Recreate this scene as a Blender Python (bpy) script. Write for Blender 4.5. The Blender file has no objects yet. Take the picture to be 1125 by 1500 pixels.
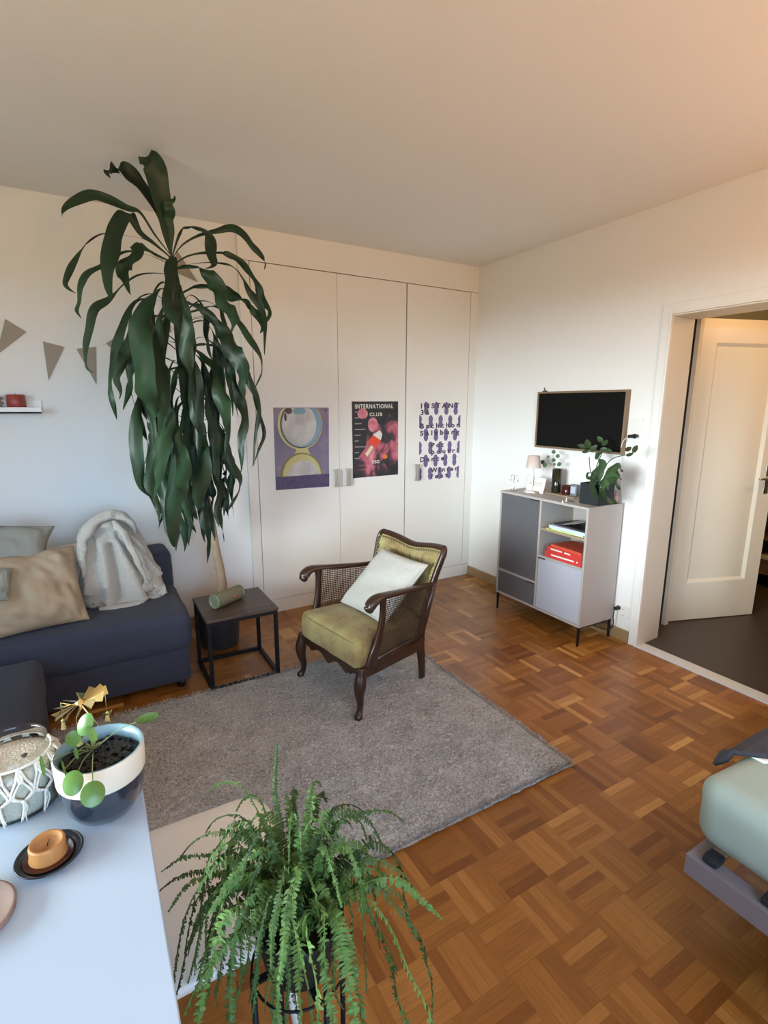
import bpy, bmesh, math, random
from mathutils import Vector, Matrix, noise
from math import pi, sin, cos, radians as R
random.seed(7)
C = bpy.context.scene
COL = C.collection
V = Vector
# ------------------------------------------------------------------ camera
FPX, YAW, PITCH, ROLL, CH = 754.5857, .5257, .2031, .0033, 1.5435
fw = V((sin(YAW)*cos(PITCH), cos(YAW)*cos(PITCH), -sin(PITCH)))
rt = V((cos(YAW), -sin(YAW), 0)); up = rt.cross(fw)
r2 = cos(ROLL)*rt+sin(ROLL)*up; u2 = -sin(ROLL)*rt+cos(ROLL)*up
CAM = V((0, 0, CH))
cd = bpy.data.cameras.new('camera'); cd.sensor_fit = 'HORIZONTAL'; cd.sensor_width = 36
cd.lens = FPX/1125*36; cd.clip_start = .02
cam = bpy.data.objects.new('camera', cd); COL.objects.link(cam)
M = Matrix((r2, u2, -fw)).transposed().to_4x4(); M.translation = CAM
cam.matrix_world = M; C.camera = cam
def at(px, py, axis, val):
    """the point of the plane axis=val that the photograph shows at (px,py)"""
    d = fw+(px-562.5)/FPX*r2-(py-750)/FPX*u2
    return CAM+d*((val-CAM[axis])/d[axis])
X0, X1, Y0, Y1, H = -1.42, 3.012, -1.7, 3.611, 2.682

# ------------------------------------------------------------------ materials
MATS = {}
def mat(name, col, rough=.6, metal=0, bump=0, bscale=60, spec=None, var=0, vscale=4, trans=0, sheen=0, emis=None, estr=0, alpha=1, coat=0, objvar=0):
    m = bpy.data.materials.new(name); m.use_nodes = True; nt = m.node_tree; b = nt.nodes['Principled BSDF']
    c = (*col, 1) if len(col) == 3 else col
    b.inputs['Base Color'].default_value = c; b.inputs['Roughness'].default_value = rough; b.inputs['Metallic'].default_value = metal
    if spec is not None: b.inputs['Specular IOR Level'].default_value = spec
    if trans: b.inputs['Transmission Weight'].default_value = trans
    if sheen: b.inputs['Sheen Weight'].default_value = sheen
    if coat: b.inputs['Coat Weight'].default_value = coat; b.inputs['Coat Roughness'].default_value = .1
    if emis: b.inputs['Emission Color'].default_value = (*emis, 1); b.inputs['Emission Strength'].default_value = estr
    tc = None
    if bump or var:
        tc = nt.nodes.new('ShaderNodeTexCoord')
    if var:
        n = nt.nodes.new('ShaderNodeTexNoise'); n.inputs['Scale'].default_value = vscale; n.inputs['Detail'].default_value = 4
        nt.links.new(tc.outputs['Object'], n.inputs['Vector'])
        mx = nt.nodes.new('ShaderNodeMix'); mx.data_type = 'RGBA'
        mx.inputs[6].default_value = (*[max(0, x*(1-var)) for x in c[:3]], 1); mx.inputs[7].default_value = (*[min(1, x*(1+var)) for x in c[:3]], 1)
        nt.links.new(n.outputs['Fac'], mx.inputs[0]); nt.links.new(mx.outputs[2], b.inputs['Base Color'])
        last = mx.outputs[2]
    if objvar:
        oi = nt.nodes.new('ShaderNodeObjectInfo'); hs = nt.nodes.new('ShaderNodeHueSaturation')
        mr = nt.nodes.new('ShaderNodeMapRange'); mr.inputs[3].default_value = 1-objvar; mr.inputs[4].default_value = 1+objvar
        nt.links.new(oi.outputs['Random'], mr.inputs[0]); nt.links.new(mr.outputs[0], hs.inputs['Value'])
        if var: nt.links.new(last, hs.inputs['Color'])
        else: hs.inputs['Color'].default_value = c
        nt.links.new(hs.outputs[0], b.inputs['Base Color'])
    if bump:
        n = nt.nodes.new('ShaderNodeTexNoise'); n.inputs['Scale'].default_value = bscale; n.inputs['Detail'].default_value = 3
        nt.links.new(tc.outputs['Object'], n.inputs['Vector'])
        bp = nt.nodes.new('ShaderNodeBump'); bp.inputs['Strength'].default_value = bump; bp.inputs['Distance'].default_value = .01
        nt.links.new(n.outputs['Fac'], bp.inputs['Height']); nt.links.new(bp.outputs[0], b.inputs['Normal'])
    MATS[name] = m
    return m
WALL = mat('wall_paint', (.80, .80, .78), .85, bump=.06, bscale=180)
CEIL = mat('ceiling_paint', (.78, .78, .75), .9, bump=.06, bscale=120)
TRIM = mat('gloss_white_paint', (.80, .79, .76), .35)
DOORP = mat('cream_door_paint', (.80, .77, .68), .35)
WARD = mat('wardrobe_lacquer', (.80, .78, .73), .5)
GAP = mat('gap_shade_black', (.05, .04, .03), .9)  # near-black: shade of gaps and holes put into colour; also a wick
STEELH = mat('brushed_steel', (.62, .60, .56), .3, 1)
BRASS = mat('brass', (.85, .66, .30), .18, 1)
NICKEL = mat('silver_metal', (.75, .74, .72), .25, 1)
BLACKM = mat('black_metal', (.006, .006, .008), .5, 0, spec=.25)
SOFA = mat('blue_grey_fabric', (.034, .040, .066), .95, bump=.25, bscale=500, var=.12, vscale=30, sheen=.05)
LINEN = mat('beige_linen', (.34, .255, .165), .95, bump=.2, bscale=450, var=.06, vscale=6)
SAGE = mat('sage_linen', (.24, .235, .195), .95, bump=.2, bscale=450, var=.06, vscale=6)
CREAMF = mat('cream_fabric', (.68, .60, .50), .95, bump=.15, bscale=400)
FLEECE = mat('grey_fleece', (.43, .405, .36), 1, bump=.6, bscale=160, var=.12, vscale=60, sheen=.3)
def velvet():
    m = mat('olive_velvet', (.30, .255, .115), .85, bump=.3, bscale=110, sheen=.12); n, l = m.node_tree.nodes, m.node_tree.links
    tc = n.new('ShaderNodeTexCoord'); a = n.new('ShaderNodeTexNoise'); a.inputs['Scale'].default_value = 5.5; a.inputs['Detail'].default_value = 6; a.inputs['Roughness'].default_value = .65
    l.new(tc.outputs['Object'], a.inputs[0]); c = n.new('ShaderNodeValToRGB'); l.new(a.outputs[0], c.inputs[0]); e = c.color_ramp.elements
    e[0].position = .36; e[0].color = (.20, .125, .045, 1); e[1].position = .62; e[1].color = (.34, .30, .125, 1); x = e.new(.48); x.color = (.28, .215, .085, 1)
    l.new(c.outputs[0], n['Principled BSDF'].inputs['Base Color']); return m
VELVET = velvet()
PUFF = mat('ivory_fabric', (.50, .505, .47), .9, bump=.3, bscale=140, var=.06, vscale=40)
WALNUT = mat('dark_walnut', (.032, .013, .007), .32, bump=.05, bscale=90, var=.35, vscale=14, coat=.2)
CANE = mat('cane', (.045, .024, .013), .6)
TUFT = mat('tuft_button', (.30, .27, .13), .8)
STUD = mat('gimp_braid', (.24, .19, .09), .7)
TWOOD = None
CHARC = mat('dark_grey_lacquer', (.105, .105, .115), .45)
WHITEL = mat('light_grey_lacquer', (.44, .455, .53), .45)
CARC = mat('greige_carcass', (.42, .385, .365), .5)
SHELFW = mat('shelf_wood', (.34, .26, .17), .5)
WOODF = mat('oak_frame', (.22, .145, .085), .5, var=.2, vscale=20)
BASEB = mat('oak_baseboard', (.30, .20, .10), .45, var=.2, vscale=9)
SCREEN = mat('black_screen', (.003, .003, .003), .5, spec=.15)
WPLAST = mat('white_plastic', (.78, .77, .74), .35)
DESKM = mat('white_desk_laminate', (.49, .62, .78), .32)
CHAIRM = mat('white_chair_shell', (.80, .79, .77), .4)
BLACKP = mat('black_plastic', (.012, .012, .013), .35)
SPEAK = mat('sage_green_mesh', (.15, .135, .082), .7, bump=.3, bscale=700)
SPEAKR = mat('speaker_cone', (.13, .17, .11), .35)
RED = mat('red_logo', (.7, .12, .05), .5)
POTB = mat('navy_glaze', (.020, .030, .045), .08, coat=.6)
POTC = mat('cream_glaze', (.70, .62, .50), .45)
POTI = mat('pale_blue_glaze', (.20, .33, .38), .35)
SOIL = mat('black_soil', (.022, .020, .019), .55, bump=1, bscale=200)
GLASS = mat('clear_glass', (.93, .97, .96), .02, trans=1)
WAX = mat('amber_wax', (.43, .20, .065), .35, var=.25, vscale=25)
WAXP = mat('molten_wax', (.055, .012, .008), .12)
PLATEB = mat('navy_plate', (.010, .014, .022), .25)
TERRA = mat('rose_clay', (.235, .155, .125), .6, var=.15, vscale=30)
CORD = mat('cotton_cord', (.78, .74, .66), .95, bump=.4, bscale=300)
def thin_glass():
    m = bpy.data.materials.new('thin_glass'); m.use_nodes = True; n, l = m.node_tree.nodes, m.node_tree.links; n.remove(n['Principled BSDF'])
    t = n.new('ShaderNodeBsdfTransparent'); t.inputs[0].default_value = (.93, .96, .95, 1); g = n.new('ShaderNodeBsdfGlossy'); g.inputs['Roughness'].default_value = .03
    f = n.new('ShaderNodeLayerWeight'); f.inputs[0].default_value = .27; x = n.new('ShaderNodeMixShader')
    l.new(f.outputs['Fresnel'], x.inputs[0]); l.new(t.outputs[0], x.inputs[1]); l.new(g.outputs[0], x.inputs[2]); l.new(x.outputs[0], n['Material Output'].inputs[0]); return m
GLASS = thin_glass()
SAND = mat('sand_wax', (.70, .63, .52), .9, bump=.5, bscale=200, var=.1, vscale=60)
REDGL = mat('dark_red_glass', (.05, .006, .005), .12)
REDCAN = mat('red_candle', (.28, .045, .035), .4)
VASEG = mat('olive_glass', (.009, .012, .005), .08, coat=.3)
CUBEP = mat('slate_pot', (.017, .022, .025), .6, spec=.3)
CARD = mat('white_card', (.80, .78, .72), .7)
GREYTX = mat('grey_print', (.35, .22, .18), .8)
REDB = mat('red_cover', (.60, .045, .038), .4)
ORANGEB = mat('orange_cover', (.62, .10, .05), .4)
DARKB = mat('black_cover', (.03, .027, .026), .4)
BLUEB = mat('pale_blue_cover', (.55, .65, .85), .4)
LIMEB = mat('lime_cover', (.45, .60, .12), .5)
PAPER = mat('paper_edge', (.75, .73, .68), .8)
KRAFT = mat('taupe_card', (.33, .285, .225), .9)
BEDM = mat('grey_bed_steel', (.26, .25, .29), .3, .25)
SHEET = mat('mint_jersey', (.34, .43, .385), .95, bump=.15, bscale=350, var=.05, vscale=3)
BLNK = mat('grey_blanket', (.040, .040, .052), .95, bump=.2, bscale=300)
WSHEET = mat('white_sheet', (.78, .85, .85), .9)
SLAT = mat('black_slat_holder', (.02, .024, .03), .5)
HALLF = mat('dark_linoleum', (.060, .046, .038), .45, var=.15, vscale=5)
HALLW = mat('hall_wall', (.30, .29, .22), .9)
HALLG = mat('dark_green_wall', (.05, .065, .045), .9)
LEAFD = mat('dracaena_leaf', (.011, .031, .013), .45, var=.35, vscale=10, objvar=.4, spec=.35)
PETM = mat('leaf_stalk', (.03, .07, .02), .5)
BARK = mat('bark', (.36, .26, .17), .85, bump=.5, bscale=60, var=.2, vscale=25)
SHEATH = mat('green_stem', (.018, .032, .012), .8, bump=.8, bscale=50, var=.4, vscale=30)
FERN = mat('fern_green', (.075, .145, .036), .6, var=.45, vscale=11, objvar=.55, spec=.3)
PILEA = mat('pilea_green', (.10, .215, .045), .35, var=.15, vscale=30, objvar=.25)
ZZ = mat('houseplant_green', (.025, .060, .018), .45, var=.25, vscale=25, objvar=.3)
EUC = mat('eucalyptus_green', (.04, .10, .035), .6)
STALK = mat('stalk', (.18, .22, .08), .6)
PVIO = mat('violet_ink', (.16, .115, .24), .6)

def nodes(m): return m.node_tree.nodes, m.node_tree.links
def wood_top():
    m = mat('smoky_oak', (.2, .15, .11), .45); n, l = nodes(m); b = n['Principled BSDF']
    tc = n.new('ShaderNodeTexCoord'); mp = n.new('ShaderNodeMapping'); mp.inputs['Scale'].default_value = (2, 30, 30)
    no = n.new('ShaderNodeTexNoise'); no.inputs['Scale'].default_value = 2.5; no.inputs['Detail'].default_value = 6; no.inputs['Distortion'].default_value = .8
    cr = n.new('ShaderNodeValToRGB'); cr.color_ramp.elements[0].color = (.022, .014, .010, 1); cr.color_ramp.elements[1].color = (.11, .075, .052, 1)
    cr.color_ramp.elements[0].position = .3; cr.color_ramp.elements[1].position = .72
    l.new(tc.outputs['Object'], mp.inputs[0]); l.new(mp.outputs[0], no.inputs[0]); l.new(no.outputs[0], cr.inputs[0]); l.new(cr.outputs[0], b.inputs['Base Color'])
    return m
TWOOD = wood_top()

def parquet():
    m = mat('mosaic_parquet', (.4, .2, .08), .3); n, l = nodes(m); b = n['Principled BSDF']
    def math_(op, a, bb=None, c=None):
        x = n.new('ShaderNodeMath'); x.operation = op
        for i, v in enumerate((a, bb, c)):
            if v is None: continue
            if isinstance(v, (int, float)): x.inputs[i].default_value = v
            else: l.new(v, x.inputs[i])
        return x.outputs[0]
    g = n.new('ShaderNodeNewGeometry'); s = n.new('ShaderNodeSeparateXYZ'); l.new(g.outputs['Position'], s.inputs[0])
    S = .1655
    u = math_('DIVIDE', math_('SUBTRACT', s.outputs[0], 1.537-20*S), S); v = math_('DIVIDE', math_('SUBTRACT', s.outputs[1], .972-20*S), S)
    cx = math_('FLOOR', u); cy = math_('FLOOR', v); fx = math_('FRACT', u); fy = math_('FRACT', v)
    par = math_('FLOORED_MODULO', math_('ADD', cx, cy), 2.0)
    inv = math_('SUBTRACT', 1.0, par)
    t = math_('ADD', math_('MULTIPLY', fx, inv), math_('MULTIPLY', fy, par))      # across the fingers
    q = math_('ADD', math_('MULTIPLY', fy, inv), math_('MULTIPLY', fx, par))      # along the fingers
    t5 = math_('MULTIPLY', t, 5.0); k = math_('FLOOR', t5); ft = math_('FRACT', t5)
    cb = n.new('ShaderNodeCombineXYZ'); l.new(cx, cb.inputs[0]); l.new(cy, cb.inputs[1]); l.new(k, cb.inputs[2])
    wn = n.new('ShaderNodeTexWhiteNoise'); l.new(cb.outputs[0], wn.inputs['Vector'])
    cb1 = n.new('ShaderNodeCombineXYZ'); l.new(cx, cb1.inputs[0]); l.new(cy, cb1.inputs[1])
    wn1 = n.new('ShaderNodeTexWhiteNoise'); l.new(cb1.outputs[0], wn1.inputs['Vector'])
    fac = math_('ADD', math_('MULTIPLY', wn.outputs['Value'], .62), math_('MULTIPLY', wn1.outputs['Value'], .38))
    cr = n.new('ShaderNodeValToRGB'); l.new(fac, cr.inputs[0]); e = cr.color_ramp.elements
    e[0].position = .05; e[0].color = (.18, .060, .010, 1); e[1].position = .97; e[1].color = (.60, .33, .105, 1)
    for p, c in ((.3, (.255, .096, .017)), (.6, (.315, .128, .025)), (.84, (.39, .172, .040))):
        x = e.new(p); x.color = (*c, 1)
    # grain along the fingers
    cg = n.new('ShaderNodeCombineXYZ'); l.new(math_('ADD', math_('MULTIPLY', t5, 4.0), math_('MULTIPLY', wn.outputs['Value'], 37.0)), cg.inputs[0])
    l.new(math_('MULTIPLY', q, 1.3), cg.inputs[1]); l.new(math_('MULTIPLY', wn.outputs['Value'], 91.0), cg.inputs[2])
    no = n.new('ShaderNodeTexNoise'); no.inputs['Scale'].default_value = 1.5; no.inputs['Detail'].default_value = 5; l.new(cg.outputs[0], no.inputs[0])
    hs = n.new('ShaderNodeHueSaturation'); l.new(cr.outputs[0], hs.inputs['Color'])
    l.new(math_('ADD', .62, math_('MULTIPLY', no.outputs[0], .76)), hs.inputs['Value'])
    edge = math_('MINIMUM', math_('MINIMUM', ft, math_('SUBTRACT', 1.0, ft)), math_('MULTIPLY', math_('MINIMUM', q, math_('SUBTRACT', 1.0, q)), 5.0))
    gp = math_('LESS_THAN', edge, .018)
    mx = n.new('ShaderNodeMix'); mx.data_type = 'RGBA'; mx.inputs[7].default_value = (.10, .04, .012, 1)
    l.new(math_('MULTIPLY', gp, .6), mx.inputs[0]); l.new(hs.outputs[0], mx.inputs[6]); l.new(mx.outputs[2], b.inputs['Base Color'])
    l.new(math_('ADD', .24, math_('MULTIPLY', no.outputs[0], .22)), b.inputs['Roughness'])
    bp = n.new('ShaderNodeBump'); bp.inputs['Strength'].default_value = .12; bp.inputs['Distance'].default_value = .002
    l.new(math_('ADD', wn.outputs['Value'], no.outputs[0]), bp.inputs['Height']); l.new(bp.outputs[0], b.inputs['Normal'])
    return m
PARQ = parquet()

def rugmat():
    m = mat('grey_shag', (.25, .235, .23), 1, sheen=.3); n, l = nodes(m); b = n['Principled BSDF']
    tc = n.new('ShaderNodeTexCoord')
    n1 = n.new('ShaderNodeTexNoise'); n1.inputs['Scale'].default_value = 100; n1.inputs['Detail'].default_value = 4; n1.inputs['Distortion'].default_value = 1.2
    n2 = n.new('ShaderNodeTexNoise'); n2.inputs['Scale'].default_value = 7; n2.inputs['Detail'].default_value = 3
    l.new(tc.outputs['Object'], n1.inputs[0]); l.new(tc.outputs['Object'], n2.inputs[0])
    a = n.new('ShaderNodeMath'); a.operation = 'MULTIPLY_ADD'; l.new(n1.outputs[0], a.inputs[0]); a.inputs[1].default_value = .8
    a2 = n.new('ShaderNodeMath'); a2.operation = 'MULTIPLY'; l.new(n2.outputs[0], a2.inputs[0]); a2.inputs[1].default_value = .25; l.new(a2.outputs[0], a.inputs[2])
    cr = n.new('ShaderNodeValToRGB'); l.new(a.outputs[0], cr.inputs[0]); e = cr.color_ramp.elements
    e[0].position = .38; e[0].color = (.20, .19, .18, 1); e[1].position = .68; e[1].color = (.66, .65, .635, 1)
    l.new(cr.outputs[0], b.inputs['Base Color'])
    bp = n.new('ShaderNodeBump'); bp.inputs['Strength'].default_value = 1; bp.inputs['Distance'].default_value = .012
    l.new(n1.outputs[0], bp.inputs['Height']); l.new(bp.outputs[0], b.inputs['Normal'])
    return m
RUG = rugmat()

# ------------------------------------------------------------------ mesh helpers
class MB:
    def __init__(s): s.v = []; s.f = []; s.m = []; s.mats = []
    def mi(s, m):
        if m not in s.mats: s.mats.append(m)
        return s.mats.index(m)
    def add(s, vs, fs, m):
        o = len(s.v); s.v += [tuple(x) for x in vs]; i = s.mi(m)
        for f in fs: s.f.append([o+k for k in f]); s.m.append(i)
        return s
    def box(s, a, b, m):
        x0, y0, z0 = [min(a[i], b[i]) for i in range(3)]; x1, y1, z1 = [max(a[i], b[i]) for i in range(3)]
        return s.add([(x0, y0, z0), (x1, y0, z0), (x1, y1, z0), (x0, y1, z0), (x0, y0, z1), (x1, y0, z1), (x1, y1, z1), (x0, y1, z1)],
                     [(0, 3, 2, 1), (4, 5, 6, 7), (0, 1, 5, 4), (1, 2, 6, 5), (2, 3, 7, 6), (3, 0, 4, 7)], m)
    def obox(s, c, ax, ay, az, m):
        c = V(c); ax, ay, az = V(ax), V(ay), V(az); vs = []
        for k in (-1, 1):
            for (i, j) in ((-1, -1), (1, -1), (1, 1), (-1, 1)): vs.append(c+ax*i+ay*j+az*k)
        return s.add(vs, [(0, 3, 2, 1), (4, 5, 6, 7), (0, 1, 5, 4), (1, 2, 6, 5), (2, 3, 7, 6), (3, 0, 4, 7)], m)
    def lathe(s, prof, m, c=(0, 0, 0), n=32, closed=False, cap=True):
        vs = []; fs = []
        for (r, z) in prof:
            for k in range(n): a = 2*pi*k/n; vs.append((c[0]+r*cos(a), c[1]+r*sin(a), c[2]+z))
        L = len(prof)
        for i in range(L-1 if not closed else L):
            j = (i+1) % L
            for k in range(n): k2 = (k+1) % n; fs.append((i*n+k, i*n+k2, j*n+k2, j*n+k))
        if not closed and cap:
            if prof[0][0] > 1e-6: fs.append(tuple(range(n-1, -1, -1)))
            if prof[-1][0] > 1e-6: fs.append(tuple((L-1)*n+k for k in range(n)))
        return s.add(vs, fs, m)
    def tube(s, pts, rad, m, n=8, ry=None, up=(0, 0, 1), smooth=0, power=2):
        pts = [V(p) for p in pts]
        if not isinstance(rad, (list, tuple)): rad = [rad]*len(pts)
        if ry is None: ry = rad
        if not isinstance(ry, (list, tuple)): ry = [ry]*len(pts)
        if smooth: pts, rad, ry = spline(pts, smooth), spl1(rad, smooth), spl1(ry, smooth)
        vs = []; fs = []; side = None
        for i, p in enumerate(pts):
            t = (pts[min(i+1, len(pts)-1)]-pts[max(i-1, 0)]).normalized()
            ref = V(up)
            if abs(t.dot(ref)) > .97: ref = V((1, 0, 0)) if abs(t.x) < .9 else V((0, 1, 0))
            sd = t.cross(ref).normalized()
            if side is not None and sd.dot(side) < 0: sd = -sd
            side = sd; uu = sd.cross(t).normalized()
            for k in range(n):
                a = 2*pi*k/n; cc, ss = cos(a), sin(a)
                if power != 2: cc = math.copysign(abs(cc)**(2/power), cc); ss = math.copysign(abs(ss)**(2/power), ss)
                vs.append(p+sd*cc*rad[i]+uu*ss*ry[i])
        for i in range(len(pts)-1):
            for k in range(n): k2 = (k+1) % n; fs.append((i*n+k, i*n+k2, (i+1)*n+k2, (i+1)*n+k))
        fs.append(tuple(range(n-1, -1, -1))); fs.append(tuple((len(pts)-1)*n+k for k in range(n)))
        return s.add(vs, fs, m)
    def prism(s, poly, d, m):
        """extrude a 3D polygon along vector d"""
        d = V(d); k = len(poly); vs = [V(p) for p in poly]+[V(p)+d for p in poly]
        fs = [tuple(range(k-1, -1, -1)), tuple(range(k, 2*k))]+[(i, (i+1) % k, k+(i+1) % k, k+i) for i in range(k)]
        return s.add(vs, fs, m)
    def grid(s, P, m, wrap=False):
        """P[i][j] points"""
        ni, nj = len(P), len(P[0]); vs = [p for r in P for p in r]; fs = []
        for i in range(ni-1):
            for j in range(nj-1 if not wrap else nj): fs.append((i*nj+j, i*nj+(j+1) % nj, (i+1)*nj+(j+1) % nj, (i+1)*nj+j))
        return s.add(vs, fs, m)
    def strap(s, pts, w, m, across=None, fold=.15, smooth=6, wave=0, wf=3, ph=0, sway=0, twist=0):
        """leaf blade along pts with half widths w"""
        pts = spline([V(p) for p in pts], smooth); w = spl1(w, smooth); rows = []; last = None
        if sway:
            for i in range(len(pts)): q = i/(len(pts)-1); pts[i] = pts[i]+V((sin(q*wf*5.1+ph), cos(q*wf*4.3+ph*1.7), 0))*sway*min(1, q*1.6)
        for i, p in enumerate(pts):
            t = (pts[min(i+1, len(pts)-1)]-pts[max(i-1, 0)])
            t = t.normalized() if t.length > 1e-7 else V((0, 0, -1))
            a = V(across) if across is not None else t.cross(V((0, 0, 1)))
            a = a-t*a.dot(t)
            if a.length < 1e-3: a = last or V((1, 0, 0))
            a.normalize()
            if last is not None and a.dot(last) < 0: a = -a
            last = a.copy()
            if twist: nn = a.cross(t).normalized(); an = twist*sin((i/max(1, len(pts)-1))*wf*3.3+ph*2); a = a*cos(an)+nn*sin(an)
            nn = a.cross(t).normalized(); ww = max(w[i], .0004); q = i/max(1, len(pts)-1)
            wv = wave*sin(q*wf*2*pi+ph); wv2 = wave*sin(q*wf*2*pi+ph+1.9)
            rows.append([p-a*ww+nn*(fold*ww+wv*ww), p-a*ww*.5+nn*fold*ww*.3, p-nn*fold*ww*.3, p+a*ww*.5+nn*fold*ww*.3, p+a*ww+nn*(fold*ww+wv2*ww)])
        return s.grid(rows, m)
    def build(s, name, parent=None, smooth=False, loc=None, rotz=0, weld=False):
        me = bpy.data.meshes.new(name); me.from_pydata(s.v, [], s.f)
        for m in s.mats: me.materials.append(m)
        me.polygons.foreach_set('material_index', s.m)
        if smooth: me.polygons.foreach_set('use_smooth', [True]*len(me.polygons))
        me.update()
        if weld:
            bm = bmesh.new(); bm.from_mesh(me); bmesh.ops.remove_doubles(bm, verts=bm.verts, dist=1e-5); bmesh.ops.recalc_face_normals(bm, faces=bm.faces); bm.to_mesh(me); bm.free()
        o = bpy.data.objects.new(name, me); COL.objects.link(o)
        if parent: o.parent = parent
        if loc is not None: o.location = loc
        if rotz: o.rotation_euler = (0, 0, rotz)
        return o
def cr_(a, b, c, d, t): return .5*((2*b)+(-a+c)*t+(2*a-5*b+4*c-d)*t*t+(-a+3*b-3*c+d)*t**3)
def spline(p, k):
    if len(p) < 3: return [p[0].lerp(p[1], i/k) for i in range(k+1)]
    o = []
    for i in range(len(p)-1):
        a, b, c, d = p[max(i-1, 0)], p[i], p[i+1], p[min(i+2, len(p)-1)]
        for j in range(k): o.append(cr_(a, b, c, d, j/k))
    return o+[p[-1].copy()]
def spl1(p, k):
    o = []
    if len(p) < 3: return [p[0]+(p[-1]-p[0])*i/k for i in range(k+1)]
    for i in range(len(p)-1):
        a, b, c, d = p[max(i-1, 0)], p[i], p[i+1], p[min(i+2, len(p)-1)]
        for j in range(k): o.append(max(.0003, cr_(a, b, c, d, j/k)))
    return o+[p[-1]]
def empty(name, label, cat, loc=(0, 0, 0), rotz=0, group=None, kind=None):
    o = bpy.data.objects.new(name, None); COL.objects.link(o); o.location = loc; o.rotation_euler = (0, 0, rotz); o.empty_display_size = .05
    return tag(o, label, cat, group, kind)
def tag(o, label, cat, group=None, kind=None):
    if label: o['label'] = label
    if cat: o['category'] = cat
    if group: o['group'] = group
    if kind: o['kind'] = kind
    return o
def struct(o): o['kind'] = 'structure'; return o
def bevel(o, w=.003, seg=2):
    m = o.modifiers.new('bevel', 'BEVEL'); m.width = w; m.segments = seg; m.limit_method = 'ANGLE'; m.angle_limit = R(40)
    o.data.polygons.foreach_set('use_smooth', [True]*len(o.data.polygons)); m.harden_normals = True
    return o
def noise3(p, s, seed=0): return noise.noise(V(p)*s+V((seed*13.1, seed*7.7, seed*3.3)))
def rbox(a, b, r, m, n=(8, 8, 8), disp=None, mb=None):
    """rounded box as a dense welded grid; disp(p,nrm)->offset"""
    mb = mb or MB(); a, b = V(a), V(b); c = (a+b)/2; h = (b-a)/2; r = min(r, *h)
    def pt(q):
        p = V((q[0]*h.x, q[1]*h.y, q[2]*h.z)); inner = V([max(-(h[i]-r), min(h[i]-r, p[i])) for i in range(3)])
        d = p-inner
        if d.length < 1e-9: return c+p
        d.normalize(); o = inner+d*r
        # keep flat sides flat
        w = c+o
        if disp: w = w+disp(w, d)
        return w
    def lin(k, i, ax):
        # denser sampling near the corners
        t = i/k; hh = h[ax]; e = min(.49, r/(2*hh)*1.0)
        m_ = max(2, k//4)
        if k < 6: return -1+2*t
        if i <= m_: return -1+2*e*(i/m_)
        if i >= k-m_: return 1-2*e*((k-i)/m_)
        return -1+2*e+(2-4*e)*((i-m_)/(k-2*m_))
    for ax in range(3):
        u, v = (ax+1) % 3, (ax+2) % 3
        for sg in (-1, 1):
            P = []
            for i in range(n[u]+1):
                row = []
                for j in range(n[v]+1):
                    q = [0, 0, 0]; q[ax] = sg; q[u] = lin(n[u], i, u); q[v] = lin(n[v], j, v); row.append(pt(q))
                P.append(row if sg > 0 else row[::-1])
            mb.grid(P, m)
    return mb
def cushion(w, h, t, m, seed=1, wr=.012, n=30, pinch=.09, piping=None):
    """pillow in its local XZ plane, thickness along Y, centre at origin"""
    mb = MB()
    def surf(u, v, sg):
        e = (1-abs(u)**3.2)**.55*(1-abs(v)**3.2)**.55 if abs(u) < 1 and abs(v) < 1 else 0
        x = u*w/2*(1-pinch*(1-v*v)*abs(u)**2*.9); z = v*h/2*(1-pinch*(1-u*u)*abs(v)**2*.9)
        ed = min(1-abs(u), 1-abs(v))
        ww = wr*(noise3((u*1.2, v*1.2, sg), 1.6, seed)*1.2+(abs(noise3((u*1.7+v*.6, v*.8-u, sg), 2.6, seed+3))-.2)*1.1)*(min(1, ed*5+.15))
        return V((x, sg*(e*t/2+.002)+ww*(sg if e > .2 else .3), z))
    for sg in (-1, 1):
        P = []
        for i in range(n+1):
            row = []
            for j in range(n+1):
                u = sin((i/n-.5)*pi); v = sin((j/n-.5)*pi)
                row.append(surf(u, v, sg))
            P.append(row if sg > 0 else row[::-1])
        mb.grid(P, m)
    return mb
def setrot(o, loc, xax, zax):
    """place object so that its local x = xax, local z ~ zax"""
    x = V(xax).normalized(); z = V(zax); z = (z-x*z.dot(x)).normalized(); y = z.cross(x)
    m = Matrix((x, y, z)).transposed().to_4x4(); m.translation = V(loc); o.matrix_world = m
    return o
def text(body, size, loc, xax, zax, m, name, parent, ext=.0002, sx=1, spacing=1, fit=None, bold=0):
    cu = bpy.data.curves.new(name, 'FONT'); cu.body = body; cu.size = size; cu.offset = bold; cu.extrude = ext; cu.space_character = spacing
    cu.align_x = 'LEFT'; cu.align_y = 'BOTTOM_BASELINE'; cu.resolution_u = 3
    cu.materials.append(m); o = bpy.data.objects.new(name, cu); COL.objects.link(o)
    x = V(xax).normalized(); y = V(zax).normalized(); z = x.cross(y)
    mm = Matrix((x*sx, y, z)).transposed().to_4x4(); mm.translation = V(loc)
    dg = bpy.context.evaluated_depsgraph_get(); me = bpy.data.meshes.new_from_object(o.evaluated_get(dg)); me.name = name
    if fit: wx = max(v.co.x for v in me.vertices); mm = mm @ Matrix.Scale(fit/wx, 4, (1, 0, 0))
    bpy.data.objects.remove(o); bpy.data.curves.remove(cu); me.transform(parent_world(parent).inverted() @ mm)
    o = bpy.data.objects.new(name, me); COL.objects.link(o); o.parent = parent
    return o
def parent_world(p):
    m = p.matrix_basis.copy()
    while p.parent: p = p.parent; m = p.matrix_basis @ m
    return m
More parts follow.
